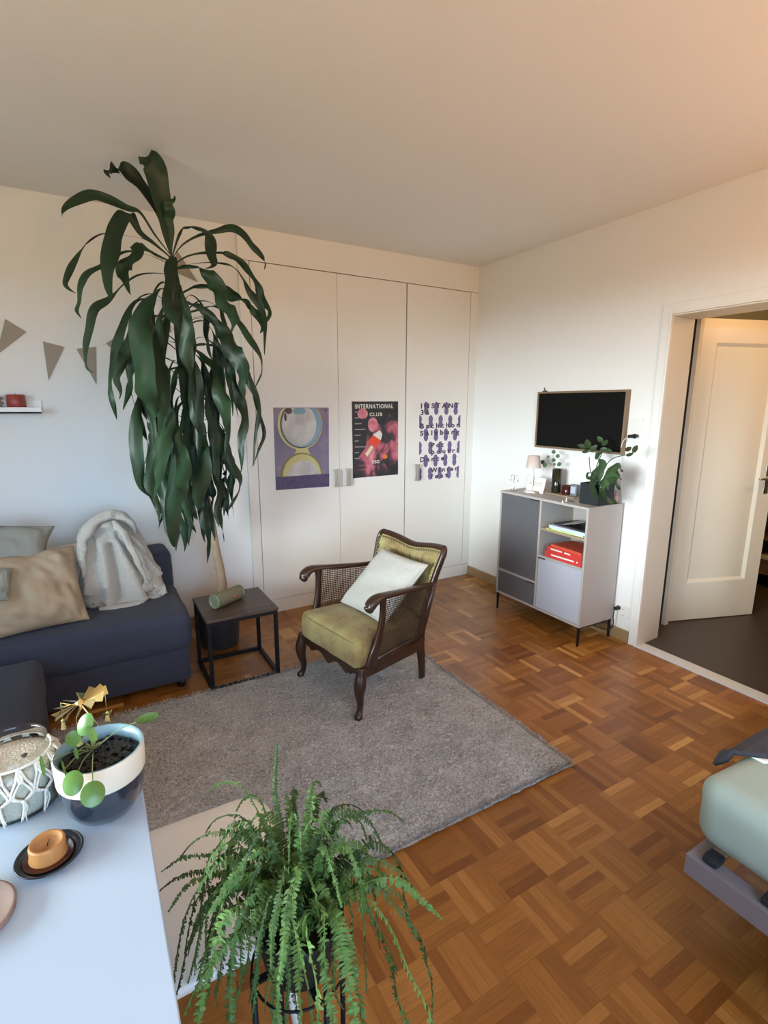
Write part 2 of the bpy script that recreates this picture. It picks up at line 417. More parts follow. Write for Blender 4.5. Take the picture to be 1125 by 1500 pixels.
def wb(mb, name, parent, **k):
    """build a part whose vertices are given in world space under parent"""
    inv = parent_world(parent).inverted(); mb.v = [tuple(inv @ V(p)) for p in mb.v]
    return mb.build(name, parent, **k)

# ------------------------------------------------------------------ the room
T = .3
struct(MB().box((X0-T, Y0-T, -.1), (X1, Y1+T, 0), PARQ).build('floor'))
struct(MB().box((X0-T, Y0-T, H), (X1+.3, Y1+T, H+.1), CEIL).build('ceiling'))
struct(MB().box((X0-T, Y1+.03, 0), (X1+.3, Y1+T, H), WALL).build('wall_back'))
# left wall with the daylight window (outside the frame, lights the room)
WY0, WY1, WZ0, WZ1 = .45, 2.05, .90, 2.25
w = MB(); w.box((X0-T, Y0, 0), (X0, WY0, H), WALL).box((X0-T, WY1, 0), (X0, Y1+.03, H), WALL).box((X0-T, WY0, 0), (X0, WY1, WZ0), WALL).box((X0-T, WY0, WZ1), (X0, WY1, H), WALL)
struct(w.build('wall_left'))
win = empty('window_1', None, None, (X0-.14, (WY0+WY1)/2, WZ0), kind='structure')
f = MB(); yy0, yy1 = WY0, WY1
for a, b in (((-.03, yy0, WZ0), (.03, yy0+.06, WZ1)), ((-.03, yy1-.06, WZ0), (.03, yy1, WZ1)), ((-.03, yy0+.06, WZ0), (.03, yy1-.06, WZ0+.06)), ((-.03, yy0+.06, WZ1-.06), (.03, yy1-.06, WZ1)), ((-.03, 1.23, WZ0+.06), (.03, 1.27, WZ1-.06))):
    f.box((a[0]+X0-.14, a[1], a[2]), (b[0]+X0-.14, b[1], b[2]), TRIM)
wb(f, 'window_frame', win)
# wall behind the camera, with a second window
BX0, BX1, BZ0, BZ1 = -.9, 1.1, .90, 2.2
w = MB(); w.box((X0, Y0-T, 0), (BX0, Y0, H), WALL).box((BX1, Y0-T, 0), (X1+.3, Y0, H), WALL).box((BX0, Y0-T, 0), (BX1, Y0, BZ0), WALL).box((BX0, Y0-T, BZ1), (BX1, Y0, H), WALL)
struct(w.build('wall_front'))
win = empty('window_2', None, None, ((BX0+BX1)/2, Y0-.14, BZ0), kind='structure')
f = MB()
for a, b in (((BX0, BZ0), (BX0+.06, BZ1)), ((BX1-.06, BZ0), (BX1, BZ1)), ((BX0+.06, BZ0), (BX1-.06, BZ0+.06)), ((BX0+.06, BZ1-.06), (BX1-.06, BZ1)), ((.08, BZ0+.06), (.12, BZ1-.06))):
    f.box((a[0], Y0-.17, a[1]), (b[0], Y0-.11, b[1]), TRIM)
wb(f, 'window_frame', win)
# right wall with the doorway
DY0, DY1, DZ = 1.0, 1.88, 2.07
WT = .246
w = MB(); w.box((X1, DY1+.03, 0), (X1+WT, Y1+.03, H), WALL).box((X1, Y0, 0), (X1+WT, DY0, H), WALL).box((X1, DY0, DZ), (X1+WT, DY1+.03, H), WALL)
struct(w.build('wall_right'))
# trim (architrave) round the doorway
w = MB(); w.box((X1-.014, DY1-.006, 0), (X1, DY1+.056, DZ+.055), TRIM).box((X1-.020, DY1-.006, 0), (X1-.014, DY1+.006, DZ+.006), TRIM)
w.box((X1-.014, DY0-.05, DZ-.006), (X1, DY1-.006, DZ+.055), TRIM).box((X1-.014, DY0-.056, 0), (X1, DY0+.006, DZ-.006), TRIM)
w.box((X1-.020, DY0, DZ-.006), (X1-.014, DY1-.006, DZ+.006), TRIM)
struct(bevel(w.build('trim_1'), .003))
# jamb lining
w = MB(); w.prism([(X1, DY1-.006, 0), (3.258, 1.892, 0), (3.258, 1.93, 0), (X1, 1.93, 0)], (0, 0, DZ), DOORP).box((X1, DY0, DZ-.012), (X1+WT, DY1-.005, DZ), DOORP)
struct(w.build('trim_2'))
w = MB().box((X1-.012, DY0, 0), (X1+.070, DY1-.006, .012), mat('threshold_paint', (.72, .78, .84), .35, var=.06, vscale=30))
struct(w.build('trim_3'))
# wide rebate behind the lining: second reveal and near-black strips painting the gap shade
w = MB(); w.box((3.49, 1.985, 0), (3.53, 2.012, 2.13), DOORP)
struct(w.build('trim_4'))
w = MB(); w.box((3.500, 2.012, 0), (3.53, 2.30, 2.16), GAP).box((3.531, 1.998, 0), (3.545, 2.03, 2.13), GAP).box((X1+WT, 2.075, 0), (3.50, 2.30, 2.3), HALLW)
w.box((X1+WT, DY0-.4, DZ+.06), (3.53, DY1+.4, DZ+.12), DOORP)
struct(w.build('trim_5'))
# hall
struct(MB().box((X1+.001, -.6, -.1), (6.4, 4.2, .004), HALLF).build('floor_hall'))
w = MB(); w.box((3.53, 2.28, 0), (6.4, 2.5, H), HALLW); struct(w.build('wall_hall_left'))
w = MB(); w.box((5.6, -.6, 0), (5.8, 2.28, H), HALLG); struct(w.build('wall_hall_end'))
w = MB(); w.box((X1+WT+.02, -.6, 0), (5.6, -.4, H), HALLW); struct(w.build('wall_hall_right'))
struct(MB().box((X1+.3, -.6, H), (6.4, 2.5, H+.1), CEIL).build('ceiling_hall'))
# baseboards
w = MB(); w.box((X1-.016, DY1+.058, 0), (X1, Y1, .082), BASEB); struct(bevel(w.build('baseboard_right'), .003))
w = MB(); w.box((X0, Y1+.012, 0), (.985, Y1+.03, .08), BASEB); struct(bevel(w.build('baseboard_back'), .003))

# door
hx, hy = 3.563, 2.007; ex, ey = 4.252, 1.773
dd = V((ex-hx, ey-hy, 0)); DW = dd.length; ang = math.atan2(dd.y, dd.x)
door = empty('door_1', 'cream panelled room door standing open into the dark hall', 'door', (hx, hy, .004), ang, kind='structure')
DH = 2.105; th = .04
w = MB(); st = .115; pb = .29; pt = .15
w.box((0, 0, .006), (st, th, DH), DOORP).box((DW-st, 0, .006), (DW, th, DH), DOORP).box((st, 0, .006), (DW-st, th, pb), DOORP).box((st, 0, DH-pt), (DW-st, th, DH), DOORP)
w.build('door_frame', door)
w = MB().box((st-.01, .016, pb-.01), (DW-st+.01, th-.012, DH-pt+.01), DOORP)
m0 = .022
for q4 in ([(st, .0005, pb), (DW-st, .0005, pb), (DW-st-m0, .0158, pb+m0), (st+m0, .0158, pb+m0)], [(st, .0005, DH-pt), (st+m0, .0158, DH-pt-m0), (DW-st-m0, .0158, DH-pt-m0), (DW-st, .0005, DH-pt)], [(st, .0005, pb), (st+m0, .0158, pb+m0), (st+m0, .0158, DH-pt-m0), (st, .0005, DH-pt)], [(DW-st, .0005, pb), (DW-st, .0005, DH-pt), (DW-st-m0, .0158, DH-pt-m0), (DW-st-m0, .0158, pb+m0)]): w.add(q4, [(0, 1, 2, 3)], DOORP)
w.build('door_panel', door)
w = MB().box((DW-.055-.018, -.006, .93), (DW-.055+.018, 0, 1.13), STEELH); hp = bevel(w.build('handle_plate', door), .006, 3)
w = MB().tube([(DW-.055, 0, 1.045), (DW-.055, -.03, 1.045), (DW-.06, -.05, 1.045), (DW-.09, -.055, 1.045), (DW-.17, -.052, 1.045)], [.009, .009, .010, .009, .008], STEELH, 10, smooth=4)
w.build('door_handle', door, smooth=True)
for z in (.30, 1.76):
    MB().lathe([(.0, 0), (.011, .004), (.011, .2), (0, .204)], DOORP, (-.030, -.020, z), 12).build('hinge', door, smooth=True)

# ------------------------------------------------------------------ wardrobe
wr = empty('fitted_wardrobe', 'built-in cream wardrobe with three tall flush doors across the back wall', 'wardrobe', (1.06, Y1, 0))
xs = [1.060, 1.695, 2.300, 2.930]; HT = 2.475
w = MB(); yb = Y1+.03
w.box((.988, Y1, HT+.006), (X1, yb, H), WARD).box((.988, Y1, .0), (1.057, yb, HT+.003), WARD).box((2.934, Y1, .105), (X1, yb, HT+.003), WARD).box((1.06, Y1-.001, 0), (X1, yb, .100), WARD)
wb(w, 'wardrobe_surround', wr)
wb(MB().box((1.0, Y1+.022, .02), (3.0, yb-.001, H-.02), GAP), 'carcass', wr)  # near-black sheet that paints the shade seen through the door seams
def pull(x, z0, z1, d):
    h = MB(); h.box((x-.004, Y1-.030, z0), (x+.004, Y1-.020, z1), STEELH); h.box((x+.012, Y1-.034, z0), (x+.028, Y1-.026, z1), STEELH)
    for z in (z0+.004, z1-.004):
        h.box((x-.012, Y1-.028, z-.003), (x+.028, Y1-.022, z+.003), STEELH); h.box((x+.004, Y1-.024, z-.003), (x+.012, Y1, z+.003), STEELH)
    o = wb(h, 'handle', d); return o
for i in range(3):
    a, b = xs[i]+.0015, xs[i+1]-.0015
    if i == 1: b -= .008
    d = wb(MB().box((a, Y1+.0, .104), (b, Y1+.022, HT), WARD), 'wardrobe_door', wr)
    if i == 0: pull(1.652, .930, 1.067, d)
    if i == 1: pull(1.750, .930, 1.067, d)
    if i == 2: pull(2.392, .926, 1.066, d)

# ------------------------------------------------------------------ posters
def bw(px, py, d=Y1): return at(px, py, 1, d)
def sheet(corners, m, th=.001):
    return MB().prism([bw(*c)+V((0, -.0015, 0)) for c in corners], (0, th, 0), m)
def pmat(name, stops, scale, rough=.4, dist=0, detail=5):
    m = mat(name, (.5, .5, .5), rough); n, l = nodes(m); tc = n.new('ShaderNodeTexCoord'); no = n.new('ShaderNodeTexNoise')
    no.inputs['Scale'].default_value = scale; no.inputs['Detail'].default_value = detail; no.inputs['Distortion'].default_value = dist
    l.new(tc.outputs['Object'], no.inputs[0]); cr = n.new('ShaderNodeValToRGB'); l.new(no.outputs[0], cr.inputs[0]); e = cr.color_ramp.elements
    e[0].position, e[0].color = stops[0][0], (*stops[0][1], 1); e[1].position, e[1].color = stops[-1][0], (*stops[-1][1], 1)
    for p, c in stops[1:-1]: x = e.new(p); x.color = (*c, 1)
    l.new(cr.outputs[0], n['Principled BSDF'].inputs['Base Color']); return m
p1 = empty('poster', 'violet poster with a large hourglass picture on the left wardrobe door', 'poster', bw(443, 657))
q = [(400, 597), (481.5, 597), (482, 712.5), (404, 718)]
VG = pmat('violet_ground', [(.3, (.13, .105, .19)), (.6, (.22, .19, .27)), (.75, (.34, .30, .33))], 5)
wb(sheet(q, VG), 'sheet', p1)
c0 = bw(443, 625); layers = []
def disc(cx, cz, rx, rz, m, k, a0=0, a1=2*pi, n=40, par=None, nm='print', clip=None):
    pts = []
    for i in range(n+1):
        a = a0+(a1-a0)*i/n; x = cx+rx*cos(a); z = cz+rz*sin(a)
        if clip: z = max(clip[0], min(clip[1], z))
        pts.append((x, Y1-.0017-.0002*k, z))
    if abs(a1-a0-2*pi) < 1e-3: pts = pts[:-1]
    return wb(MB().prism(pts, (0, .0002, 0), m), nm, par)
Z1t = bw(440, 597).z-.001; Z1b = bw(443, 698).z
OL = mat('ink_olive', (.22, .19, .06), .5); YW = mat('ink_yellow', (.55, .50, .22), .5); GB = pmat('glass_print', [(.35, (.40, .38, .38)), (.65, (.62, .60, .56))], 7); BL = mat('ink_blue', (.20, .33, .42), .5); DK = mat('ink_dark', (.07, .055, .05), .5); VD = pmat('ink_violet_band', [(.3, (.06, .045, .12)), (.7, (.10, .08, .16))], 30)
c0 = bw(441, 622); cx, cz = c0.x, c0.z; zt_ = lambda: Z1t
CL = (0, bw(440, 598).z)
disc(cx-.006, cz, .172, .182, YW, 1, par=p1, clip=CL); disc(cx, cz, .160, .172, DK, 2, par=p1, clip=CL); disc(cx+.004, cz, .154, .165, BL, 3, par=p1, clip=CL); disc(cx-.012, cz-.002, .132, .152, GB, 4, par=p1, clip=CL)
disc(cx-.012, cz+.098, .050, .026, BL, 5, par=p1, clip=CL); disc(cx-.092, cz+.100, .026, .024, DK, 5, par=p1, clip=CL); disc(cx-.118, cz+.055, .010, .030, DK, 5, par=p1, clip=CL)
d0 = bw(441.5, 696.5); wb(MB().prism([(cx-.070, Y1-.0018, d0.z+.13), (cx+.075, Y1-.0018, d0.z+.13), (cx+.045, Y1-.0018, d0.z+.20), (cx+.06, Y1-.0018, d0.z+.235), (cx-.055, Y1-.0018, d0.z+.235), (cx-.04, Y1-.0018, d0.z+.20)], (0, .0002, 0), YW), 'print', p1)
disc(d0.x, d0.z, .165, .170, OL, 2, 0, pi, par=p1); disc(d0.x+.006, d0.z, .150, .158, YW, 3, 0, pi, par=p1); disc(d0.x+.018, d0.z, .120, .112, GB, 4, 0, pi, par=p1)
wb(MB().prism([bw(*c)+V((0, -.0030, 0)) for c in ((403.5, 699), (482, 693.5), (482, 712.5), (404, 718))], (0, .0002, 0), VD), 'text_band', p1)
disc(bw(477, 601).x, bw(477, 601).z, .009, .009, VD, 2, par=p1, nm='stamp')

p2 = empty('poster', 'black and pink poster headed INTERNATIONAL CLUB on the middle wardrobe door', 'poster', bw(549, 643))
NEB = pmat('pink_nebula', [(.34, (.018, .022, .026)), (.46, (.05, .035, .045)), (.54, (.42, .10, .14)), (.66, (.62, .22, .27)), (.78, (.8, .45, .45))], 6.5, dist=.7, detail=9)
wb(sheet([(515, 588), (583, 588), (583, 695), (517, 700.5)], NEB), 'sheet', p2)
BK = mat('ink_black', (.02, .024, .028), .4); PK = pmat('ink_pink', [(.3, (.42, .08, .12)), (.7, (.75, .30, .34))], 22, dist=.6); WH = mat('ink_white', (.72, .68, .62), .5); RD = mat('ink_red', (.75, .07, .03), .5); CRM = mat('ink_cream', (.78, .62, .40), .5); ORG = mat('ink_orange', (.75, .22, .03), .5)
def poly(pts, m, k, par, nm='print'): return wb(MB().prism([bw(*c)+V((0, -.0017-.0002*k, 0)) for c in pts], (0, .0002, 0), m), nm, par)
poly([(515.6, 588.5), (582.6, 588.5), (582.8, 616), (570, 606), (560, 624), (540, 612), (538, 632), (536, 655), (522, 674), (517, 678)], BK, 1, p2)
poly([(572, 684), (582.8, 676), (582.8, 694.6), (570, 696)], BK, 1, p2)
disc(bw(531, 606).x, bw(531, 606).z, .046, .040, PK, 2, par=p2); disc(bw(546, 622).x, bw(546, 622).z, .044, .056, PK, 2, par=p2)
poly([(556, 630), (560, 636), (557.5, 645), (546, 637)], WH, 4, p2); poly([(546, 637.5), (558, 645), (549, 656), (539, 647)], RD, 4, p2); poly([(543.5, 652), (547, 655), (538, 669), (534.5, 665)], CRM, 4, p2)
disc(bw(564, 669).x, bw(564, 669).z, .022, .016, ORG, 3, par=p2)
XA, ZA = (1, 0, .012), (0, 0, 1)
a = bw(519.5, 598.5)+V((0, -.0026, 0)); text('INTERNATIONAL', .046, a, XA, ZA, WH, 'headline', p2, spacing=1.2, fit=.345, bold=.0012)
a = bw(541, 609.5)+V((0, -.0026, 0)); text('CLUB', .036, a, XA, ZA, WH, 'headline', p2, spacing=1.3, fit=.115, bold=.0010)
a = bw(544.5, 679)+V((0, -.0026, 0)); text('DSO', .036, a, XA, ZA, WH, 'headline', p2, fit=.070, bold=.0010)
for i in range(9):
    y = 603+i*8.5; L_ = (5, 9, 14, 22, 12, 8, 24, 9, 10)[i]*.72
    poly([(519.5, y), (519.5+L_, y-.4), (519.5+L_, y+1.1), (519.5, y+1.5)], mat('ink_grey', (.30, .27, .26), .6) if i == 0 else MATS['ink_grey'], 3, p2, 'small_print')

p3 = empty('poster', 'white poster of violet bottle shapes under stencil lettering, right wardrobe door', 'poster', bw(644, 645))
WP = mat('poster_white', (.80, .77, .74), .5)
wb(sheet([(614, 588), (675, 589), (671.5, 700), (613.5, 704)], WP, .0006), 'sheet', p3)
TL, TR, BL_, BR = bw(614, 588), bw(675, 589), bw(613.5, 704), bw(671.5, 700)
def pp(u, v): return TL.lerp(TR, u).lerp(BL_.lerp(BR, u), v)
for row in range(6):
    offs = [.16, .40, .645, .875] if row % 2 == 0 else [.01, .27, .51, .745, .99]
    for u in offs:
        vc = (row+.5)/6+.0; pts = []
        for k in range(28):
            a = 2*pi*k/28; hx_ = .062*(1-.32*math.exp(-(sin(a)/.30)**2)); uu = u+hx_*(cos(a) if abs(sin(a)) < .3 else cos(a)); vv = vc+.082*sin(a)
            uu = max(.0, min(1, uu)); pts.append(pp(uu, vv)+V((0, -.0018, 0)))
        if max(p.x for p in pts)-min(p.x for p in pts) > .004:
            # drop duplicates from the clipped side
            o_ = []
            for p in pts:
                if not o_ or (p-o_[-1]).length > 1e-6: o_.append(p)
            wb(MB().prism(o_, (0, .0002, 0), PVIO), 'bottle_shape', p3)
INK = mat('ink_plum', (.055, .035, .075), .6)
wP = (TR-TL).length
for s_, u, v, f_ in (('INSTANT', .03, .085, .92), ('36', .03, .165, .20), ('Bachchor', .02, .335, .95), ('Salzburg', .02, .425, .95), ('Pot', .29, .58, .30), ('pourri', .29, .665, .66), ('Dance', .02, .76, .58), ('Winter', .29, .905, .66), ('fest', .29, .985, .42)):
    a = pp(u, v)+V((0, -.0024, 0)); text(s_, .056, a, (1, 0, .015), (0, 0, 1), INK, 'lettering', p3, spacing=1.6, fit=f_*wP, bold=.0022)

# ------------------------------------------------------------------ pennant garland and shelf on the left wall
YL = Y1+.03
gl = empty('pennant_garland', 'garland of taupe paper pennants strung over the left wall', 'garland', bw(120, 500, YL))
tri = [((0-6, 521), (7.5, 467), (38.5, 486)), ((62.7, 500), (94, 508), (71, 557)), ((112, 511), (140, 508), (141, 563)), ((155, 503), (170, 497), (190, 532)), ((229, 457), (240, 447), (250, 470)), ((259, 372), (263, 384), (290, 412))]
tri[3] = ((155, 503), (178, 489), (191, 533)); tri[4] = ((226, 466), (246, 446), (251, 488)); tri[5] = ((255, 398), (259, 366), (290, 413))
for t in tri:
    wb(MB().prism([at(x, y, 1, YL-.006) for x, y in t], (0, .0012, 0), KRAFT), 'pennant', gl)
wb(MB().tube([at(x, y, 1, YL-.004) for x, y in ((-40, 440), (0, 470), (38, 488), (78, 505), (126, 510), (165, 500), (205, 480), (238, 450), (255, 390), (262, 330))], .0007, PAPER, 5, smooth=4), 'string', gl, smooth=True)
sh = empty('wall_shelf', 'white picture ledge on the left wall holding a red candle', 'shelf', at(20, 604, 1, YL))
a = at(61.5, 606, 1, YL-.10)
sx1 = a.x; z0 = a.z
s = MB(); s.box((-1.15, YL-.10, z0), (sx1, YL, z0+.012), TRIM).box((-1.15, YL-.10, z0), (sx1, YL-.088, z0+.036), TRIM).box((-1.15, YL-.012, z0+.012), (sx1, YL, z0+.075), TRIM)
bevel(wb(s, 'ledge', sh), .002)
def solo(mb, name, label, cat, loc, group=None, smooth=True, kind=None):
    inv = V(loc); mb.v = [tuple(V(p)-inv) for p in mb.v]
    o = mb.build(name, None, smooth=smooth, loc=loc); return tag(o, label, cat, group, kind)
p = at(25, 597, 1, YL-.05); zc = z0+.012
o = empty('pillar_candle', 'short dark red candle near the end of the wall ledge', 'candle', (p.x, p.y, zc))
MB().lathe([(0, 0), (.046, 0), (.045, .09), (.038, .094), (0, .090)], REDCAN, n=32).build('wax', o, smooth=True)
MB().tube([(0, 0, .089), (.001, 0, .10)], .0012, BLACKP, 6).build('wick', o)
p = at(-2, 597, 1, YL-.05)
o = MB(); o.lathe([(0, 0), (.025, 0)]+[(.012+.016*((i % 2)), .01+.012*i) for i in range(6)]+[(.008, .09), (0, .10)], mat('striped_ornament', (.30, .26, .22), .6), (p.x, p.y, zc), 16)
solo(o, 'ribbed_ornament', 'grey ribbed ornament at the left edge of the photo on the ledge', 'ornament', (p.x, p.y, zc))

# ------------------------------------------------------------------ TV
tv = empty('framed_television', 'black screen in a thin wooden frame hanging on the right wall', 'television', (X1, 2.50, 1.45))
c = [at(786.5, 575.5, 0, X1-.035), at(919.5, 568.5, 0, X1-.035), at(911.5, 665, 0, X1-.035), at(783.5, 656, 0, X1-.035)]
ty0, ty1 = (c[1].y+c[2].y)/2, (c[0].y+c[3].y)/2; tz0, tz1 = (c[2].z+c[3].z)/2, (c[0].z+c[1].z)/2
s = MB(); b_ = .014; xf = X1-.035
s.box((xf, ty0, tz0), (X1, ty0+b_, tz1), WOODF).box((xf, ty1-b_, tz0), (X1, ty1, tz1), WOODF).box((xf, ty0+b_, tz0), (X1, ty1-b_, tz0+b_), WOODF).box((xf, ty0+b_, tz1-b_), (X1, ty1-b_, tz1), WOODF)
bevel(wb(s, 'frame', tv), .0015)
wb(MB().box((xf+.006, ty0+b_, tz0+b_), (X1-.005, ty1-b_, tz1-b_), SCREEN), 'screen', tv)
hk = at(799, 572, 0, X1-.01)
wb(MB().tube([(X1, ty1-.05, tz1+.004), (X1-.02, ty1-.05, tz1+.012), (X1-.024, ty1-.052, tz1+.03)], .003, BLACKM, 6).box((X1-.025, ty1-.066, tz1), (X1-.004, ty1-.036, tz1+.006), BLACKM), 'hanging_hook', tv)

# switch plate and sockets
sp = empty('wall_switch', 'white double switch and socket plate between the screen and the doorway', 'switch', at(932, 630, 0, X1))
a, b = at(924, 613, 0, X1), at(939.5, 648.5, 0, X1)
bevel(wb(MB().box((X1-.009, b.y, b.z), (X1, a.y, a.z), WPLAST), 'plate', sp), .003)
mz = (a.z+b.z)/2; my = (a.y+b.y)/2
bevel(wb(MB().box((X1-.014, my-.022, mz+.015), (X1-.009, my+.022, mz+.060), WPLAST), 'rocker', sp), .002)
wb(MB().lathe([(.019, 0), (.019, .002), (.016, .002), (.016, -.0)], WPLAST, (0, 0, 0), 20), 'socket_ring', sp)
o = bpy.data.objects['socket_ring']; 
o.data.transform(Matrix.Translation(sp.location)); o.data.transform(Matrix.Rotation(-pi/2, 4, 'Y')); o.data.transform(Matrix.Translation(V((X1-.009, my, mz-.035))-sp.location))
ch = empty('phone_charger', 'black plug in the switch plate with a white cord dangling behind the plant', 'charger', (X1-.012, my+.01, mz-.02))
k = at(928, 639, 0, X1-.03)
wb(MB().obox((X1-.03, k.y+.005, k.z), (.008, 0, 0), (0, .030, -.003), (0, 0, .010), BLACKP), 'plug', ch)
pts = [at(x, y, 0, X1-d) for x, y, d in ((922, 639, .03), (913, 646, .04), (909.5, 662, .03), (910, 690, .03), (911, 715, .03), (911.5, 736, .05))]
wb(MB().tube(pts, .0022, WPLAST, 6, smooth=5), 'cord', ch, smooth=True)
so = empty('wall_socket', 'white wall socket low beside the door trim', 'socket', at(914, 896, 0, X1))
a, b = at(907, 885, 0, X1), at(920.5, 908, 0, X1)
bevel(wb(MB().box((X1-.008, b.y, b.z), (X1, a.y, a.z), WPLAST), 'plate', so), .003)
my2, mz2 = (a.y+b.y)/2, (a.z+b.z)/2
for dz in (-.022, .022):
    wb(MB().box((X1-.010, my2-.012, mz2+dz-.009), (X1-.008, my2+.012, mz2+dz+.009), WPLAST), 'outlet', so)
    for dy in (-.006, 0, .006): wb(MB().box((X1-.0105, my2+dy-.0012, mz2+dz-.002), (X1-.010, my2+dy+.0012, mz2+dz+.002), GAP), 'pin_hole', so)
pc = empty('power_cord', 'black power plug and cable running from low socket behind the cabinet', 'cable', (X1-.02, my2+.02, mz2))
wb(MB().tube([(X1-.008, my2+.035, mz2+.02), (X1-.045, my2+.035, mz2+.02)], [.016, .012], BLACKP, 12), 'plug', pc)
wb(MB().tube([(X1-.045, my2+.035, mz2+.02), (X1-.055, my2+.037, mz2-.03), (X1-.03, my2+.05, .09), (X1-.05, my2+.10, .05), (X1-.08, my2+.25, .06), (X1-.05, my2+.4, .04), (X1-.03, my2+.6, .012)], .0035, BLACKP, 6, smooth=5), 'cord', pc, smooth=True)

# ------------------------------------------------------------------ cabinet
cb = empty('storage_cabinet', 'grey cabinet on thin metal legs with doors and two open shelves under the screen', 'cabinet', (2.83, 2.45, 0))
fx, bx = 2.66, 2.992; y0, y1 = 2.062, 2.848; z0, z1 = .135, .930; ym = 2.452; t = .016
s = MB(); s.box((fx, y0, z0), (bx, y0+t, z1), CARC).box((fx, y1-t, z0), (bx, y1, z1), CARC).box((fx, y0+t, z1-t), (bx, y1-t, z1), CARC).box((fx, y0+t, z0), (bx, y1-t, z0+t), CARC)
s.box((fx, ym-t/2, z0+t), (bx, ym+t/2, z1-t), CARC).box((bx-.006, y0+t, z0+t), (bx, y1-t, z1-t), CARC)
s.box((fx, y0+t, .520), (bx-.006, ym-t/2, .536), CARC).box((fx, ym+t/2, .318), (bx-.006, y1-t, .334), CARC)
wb(s, 'carcass', cb)
wb(MB().box((fx+.005, y0+t, .713), (bx-.006, ym-t/2, .728), SHELFW), 'shelf', cb)
g = .002
d = wb(MB().box((fx+.002, ym+t/2+g, .334+g), (fx+.02, y1-t-g, z1-t-g), CHARC), 'door', cb); d['label'] = 'dark grey cabinet door'
wb(MB().box((fx-.006, ym+t/2+.01, z1-t-.008), (fx+.004, ym+t/2+.085, z1-t-.004), BLACKM), 'edge_pull', d)
d = wb(MB().box((fx+.002, ym+t/2+g, z0+t+g), (fx+.02, y1-t-g, .318-g), CHARC), 'drawer', cb); d['label'] = 'dark grey drawer'
wb(MB().box((fx-.006, ym+t/2+.01, .311), (fx+.004, ym+t/2+.07, .315), BLACKM), 'edge_pull', d)
d = wb(MB().box((fx+.002, y0+t+g, z0+t+g), (fx+.02, ym-t/2-g, .520-g), WHITEL), 'door', cb); d['label'] = 'pale grey cabinet door'
wb(MB().box((fx-.008, ym-t/2-.06, .514), (fx+.004, ym-t/2-.005, .519), BLACKM), 'edge_pull', d)
for (lx, ly) in ((fx+.012, y0+.012), (fx+.012, y1-.012), (bx-.012, y0+.012), (bx-.012, y1-.012)):
    wb(MB().tube([(lx, ly, z0), (lx, ly, 0)], [.009, .006], BLACKM, 8, power=4), 'leg', cb, smooth=False)
wb(MB().box((fx+.006, y0+.006, z0-.012), (bx-.006, y0+.022, z0), BLACKM).box((fx+.006, y1-.022, z0-.012), (bx-.006, y1-.006, z0), BLACKM), 'underframe', cb)
ZT = z1
# on top of the cabinet
def TP(px, py, z=ZT): return at(px, py, 2, z)
p = TP(774, 721); 
LSH = mat('cream_lamp_shade', (.62, .52, .46), .5)
lm = empty('table_lamp', 'small cream table lamp with a tapered shade on the cabinet', 'lamp', (p.x+.03, p.y-.005, ZT))
MB().lathe([(0, 0), (.056, 0), (.057, .006), (.045, .010), (.006, .014), (0, .014)], WPLAST, n=32).build('base', lm, smooth=True)
MB().lathe([(.0055, .012), (.0055, .20), (0, .20)], WPLAST, n=12).build('pole', lm, smooth=True)
MB().lathe([(.054, .178), (.041, .265), (.0, .268), (0, .262), (.038, .262), (.051, .178)], LSH, n=32, cap=False).build('lamp_shade', lm, smooth=True)
p = TP(750, 719)
fg = empty('metal_figurine', 'thin silver balancing figurine left of the small lamp', 'figurine', (p.x+.03, p.y+.01, ZT))
s = MB(); s.lathe([(0, 0), (.012, 0), (.012, .012), (0, .014)], NICKEL, (0, -.014, 0), 12); s.lathe([(0, 0), (.012, 0), (.012, .010), (0, .013)], NICKEL, (0, .014, 0), 12); s.build('base', fg, smooth=True)
MB().tube([(0, 0, .008), (0, -.004, .03), (0, .008, .06), (0, .002, .10), (0, .004, .15)], [.003, .002, .002, .003, .001], NICKEL, 6, smooth=4).build('rod', fg, smooth=True)
MB().tube([(0, -.034, .095), (0, -.03, .112), (0, .004, .108), (0, .030, .112), (0, .036, .09)], .0018, NICKEL, 6, smooth=3).build('arm', fg, smooth=True)
for yv in (-.034, .036): MB().lathe([(0, -.03), (.004, -.022), (.003, 0), (0, .004)], NICKEL, (0, yv, .095), 8).build('weight', fg, smooth=True)
a, b = TP(770.5, 721), TP(796, 724)
cd_ = empty('greeting_card', 'small white printed card leaning upright behind the lamp', 'card', (2.80, 2.62, ZT))
a = V((2.80, 2.735, ZT)); b = V((2.81, 2.578, ZT)); up_ = V((.026, 0, .108))
s = MB().prism([a, b, b+up_, a+up_], (.0012, 0, 0), CARD); wb(s, 'sheet', cd_)
for i, q in enumerate((.50, .62)):
    wb(MB().prism([a.lerp(b, .1)+up_*q+V((-.0006, 0, 0)), a.lerp(b, .85)+up_*q+V((-.0006, 0, 0)), a.lerp(b, .85)+up_*(q+.035)+V((-.0006, 0, 0)), a.lerp(b, .1)+up_*(q+.035)+V((-.0006, 0, 0))], (.0004, 0, 0), GREYTX), 'print', cd_)
p = TP(783, 722); solo(rbox((p.x-.012, p.y-.03, ZT), (p.x+.02, p.y+.026, ZT+.014), .004, SHELFW, (4, 4, 4)), 'wooden_box', 'tiny tan wooden box beside the lamp foot', 'box', (p.x, p.y, ZT))
tr = rbox((2.84, 2.33, ZT), (2.975, 2.62, ZT+.008), .004, SHELFW, (6, 6, 3)); solo(tr, 'wooden_tray', 'narrow wooden tray under the dark vase and candle', 'tray', (2.90, 2.47, ZT))
ZY = ZT+.008
vs = empty('glass_vase', 'dark olive glass cylinder vase holding a eucalyptus sprig', 'vase', (2.905, 2.545, ZY))
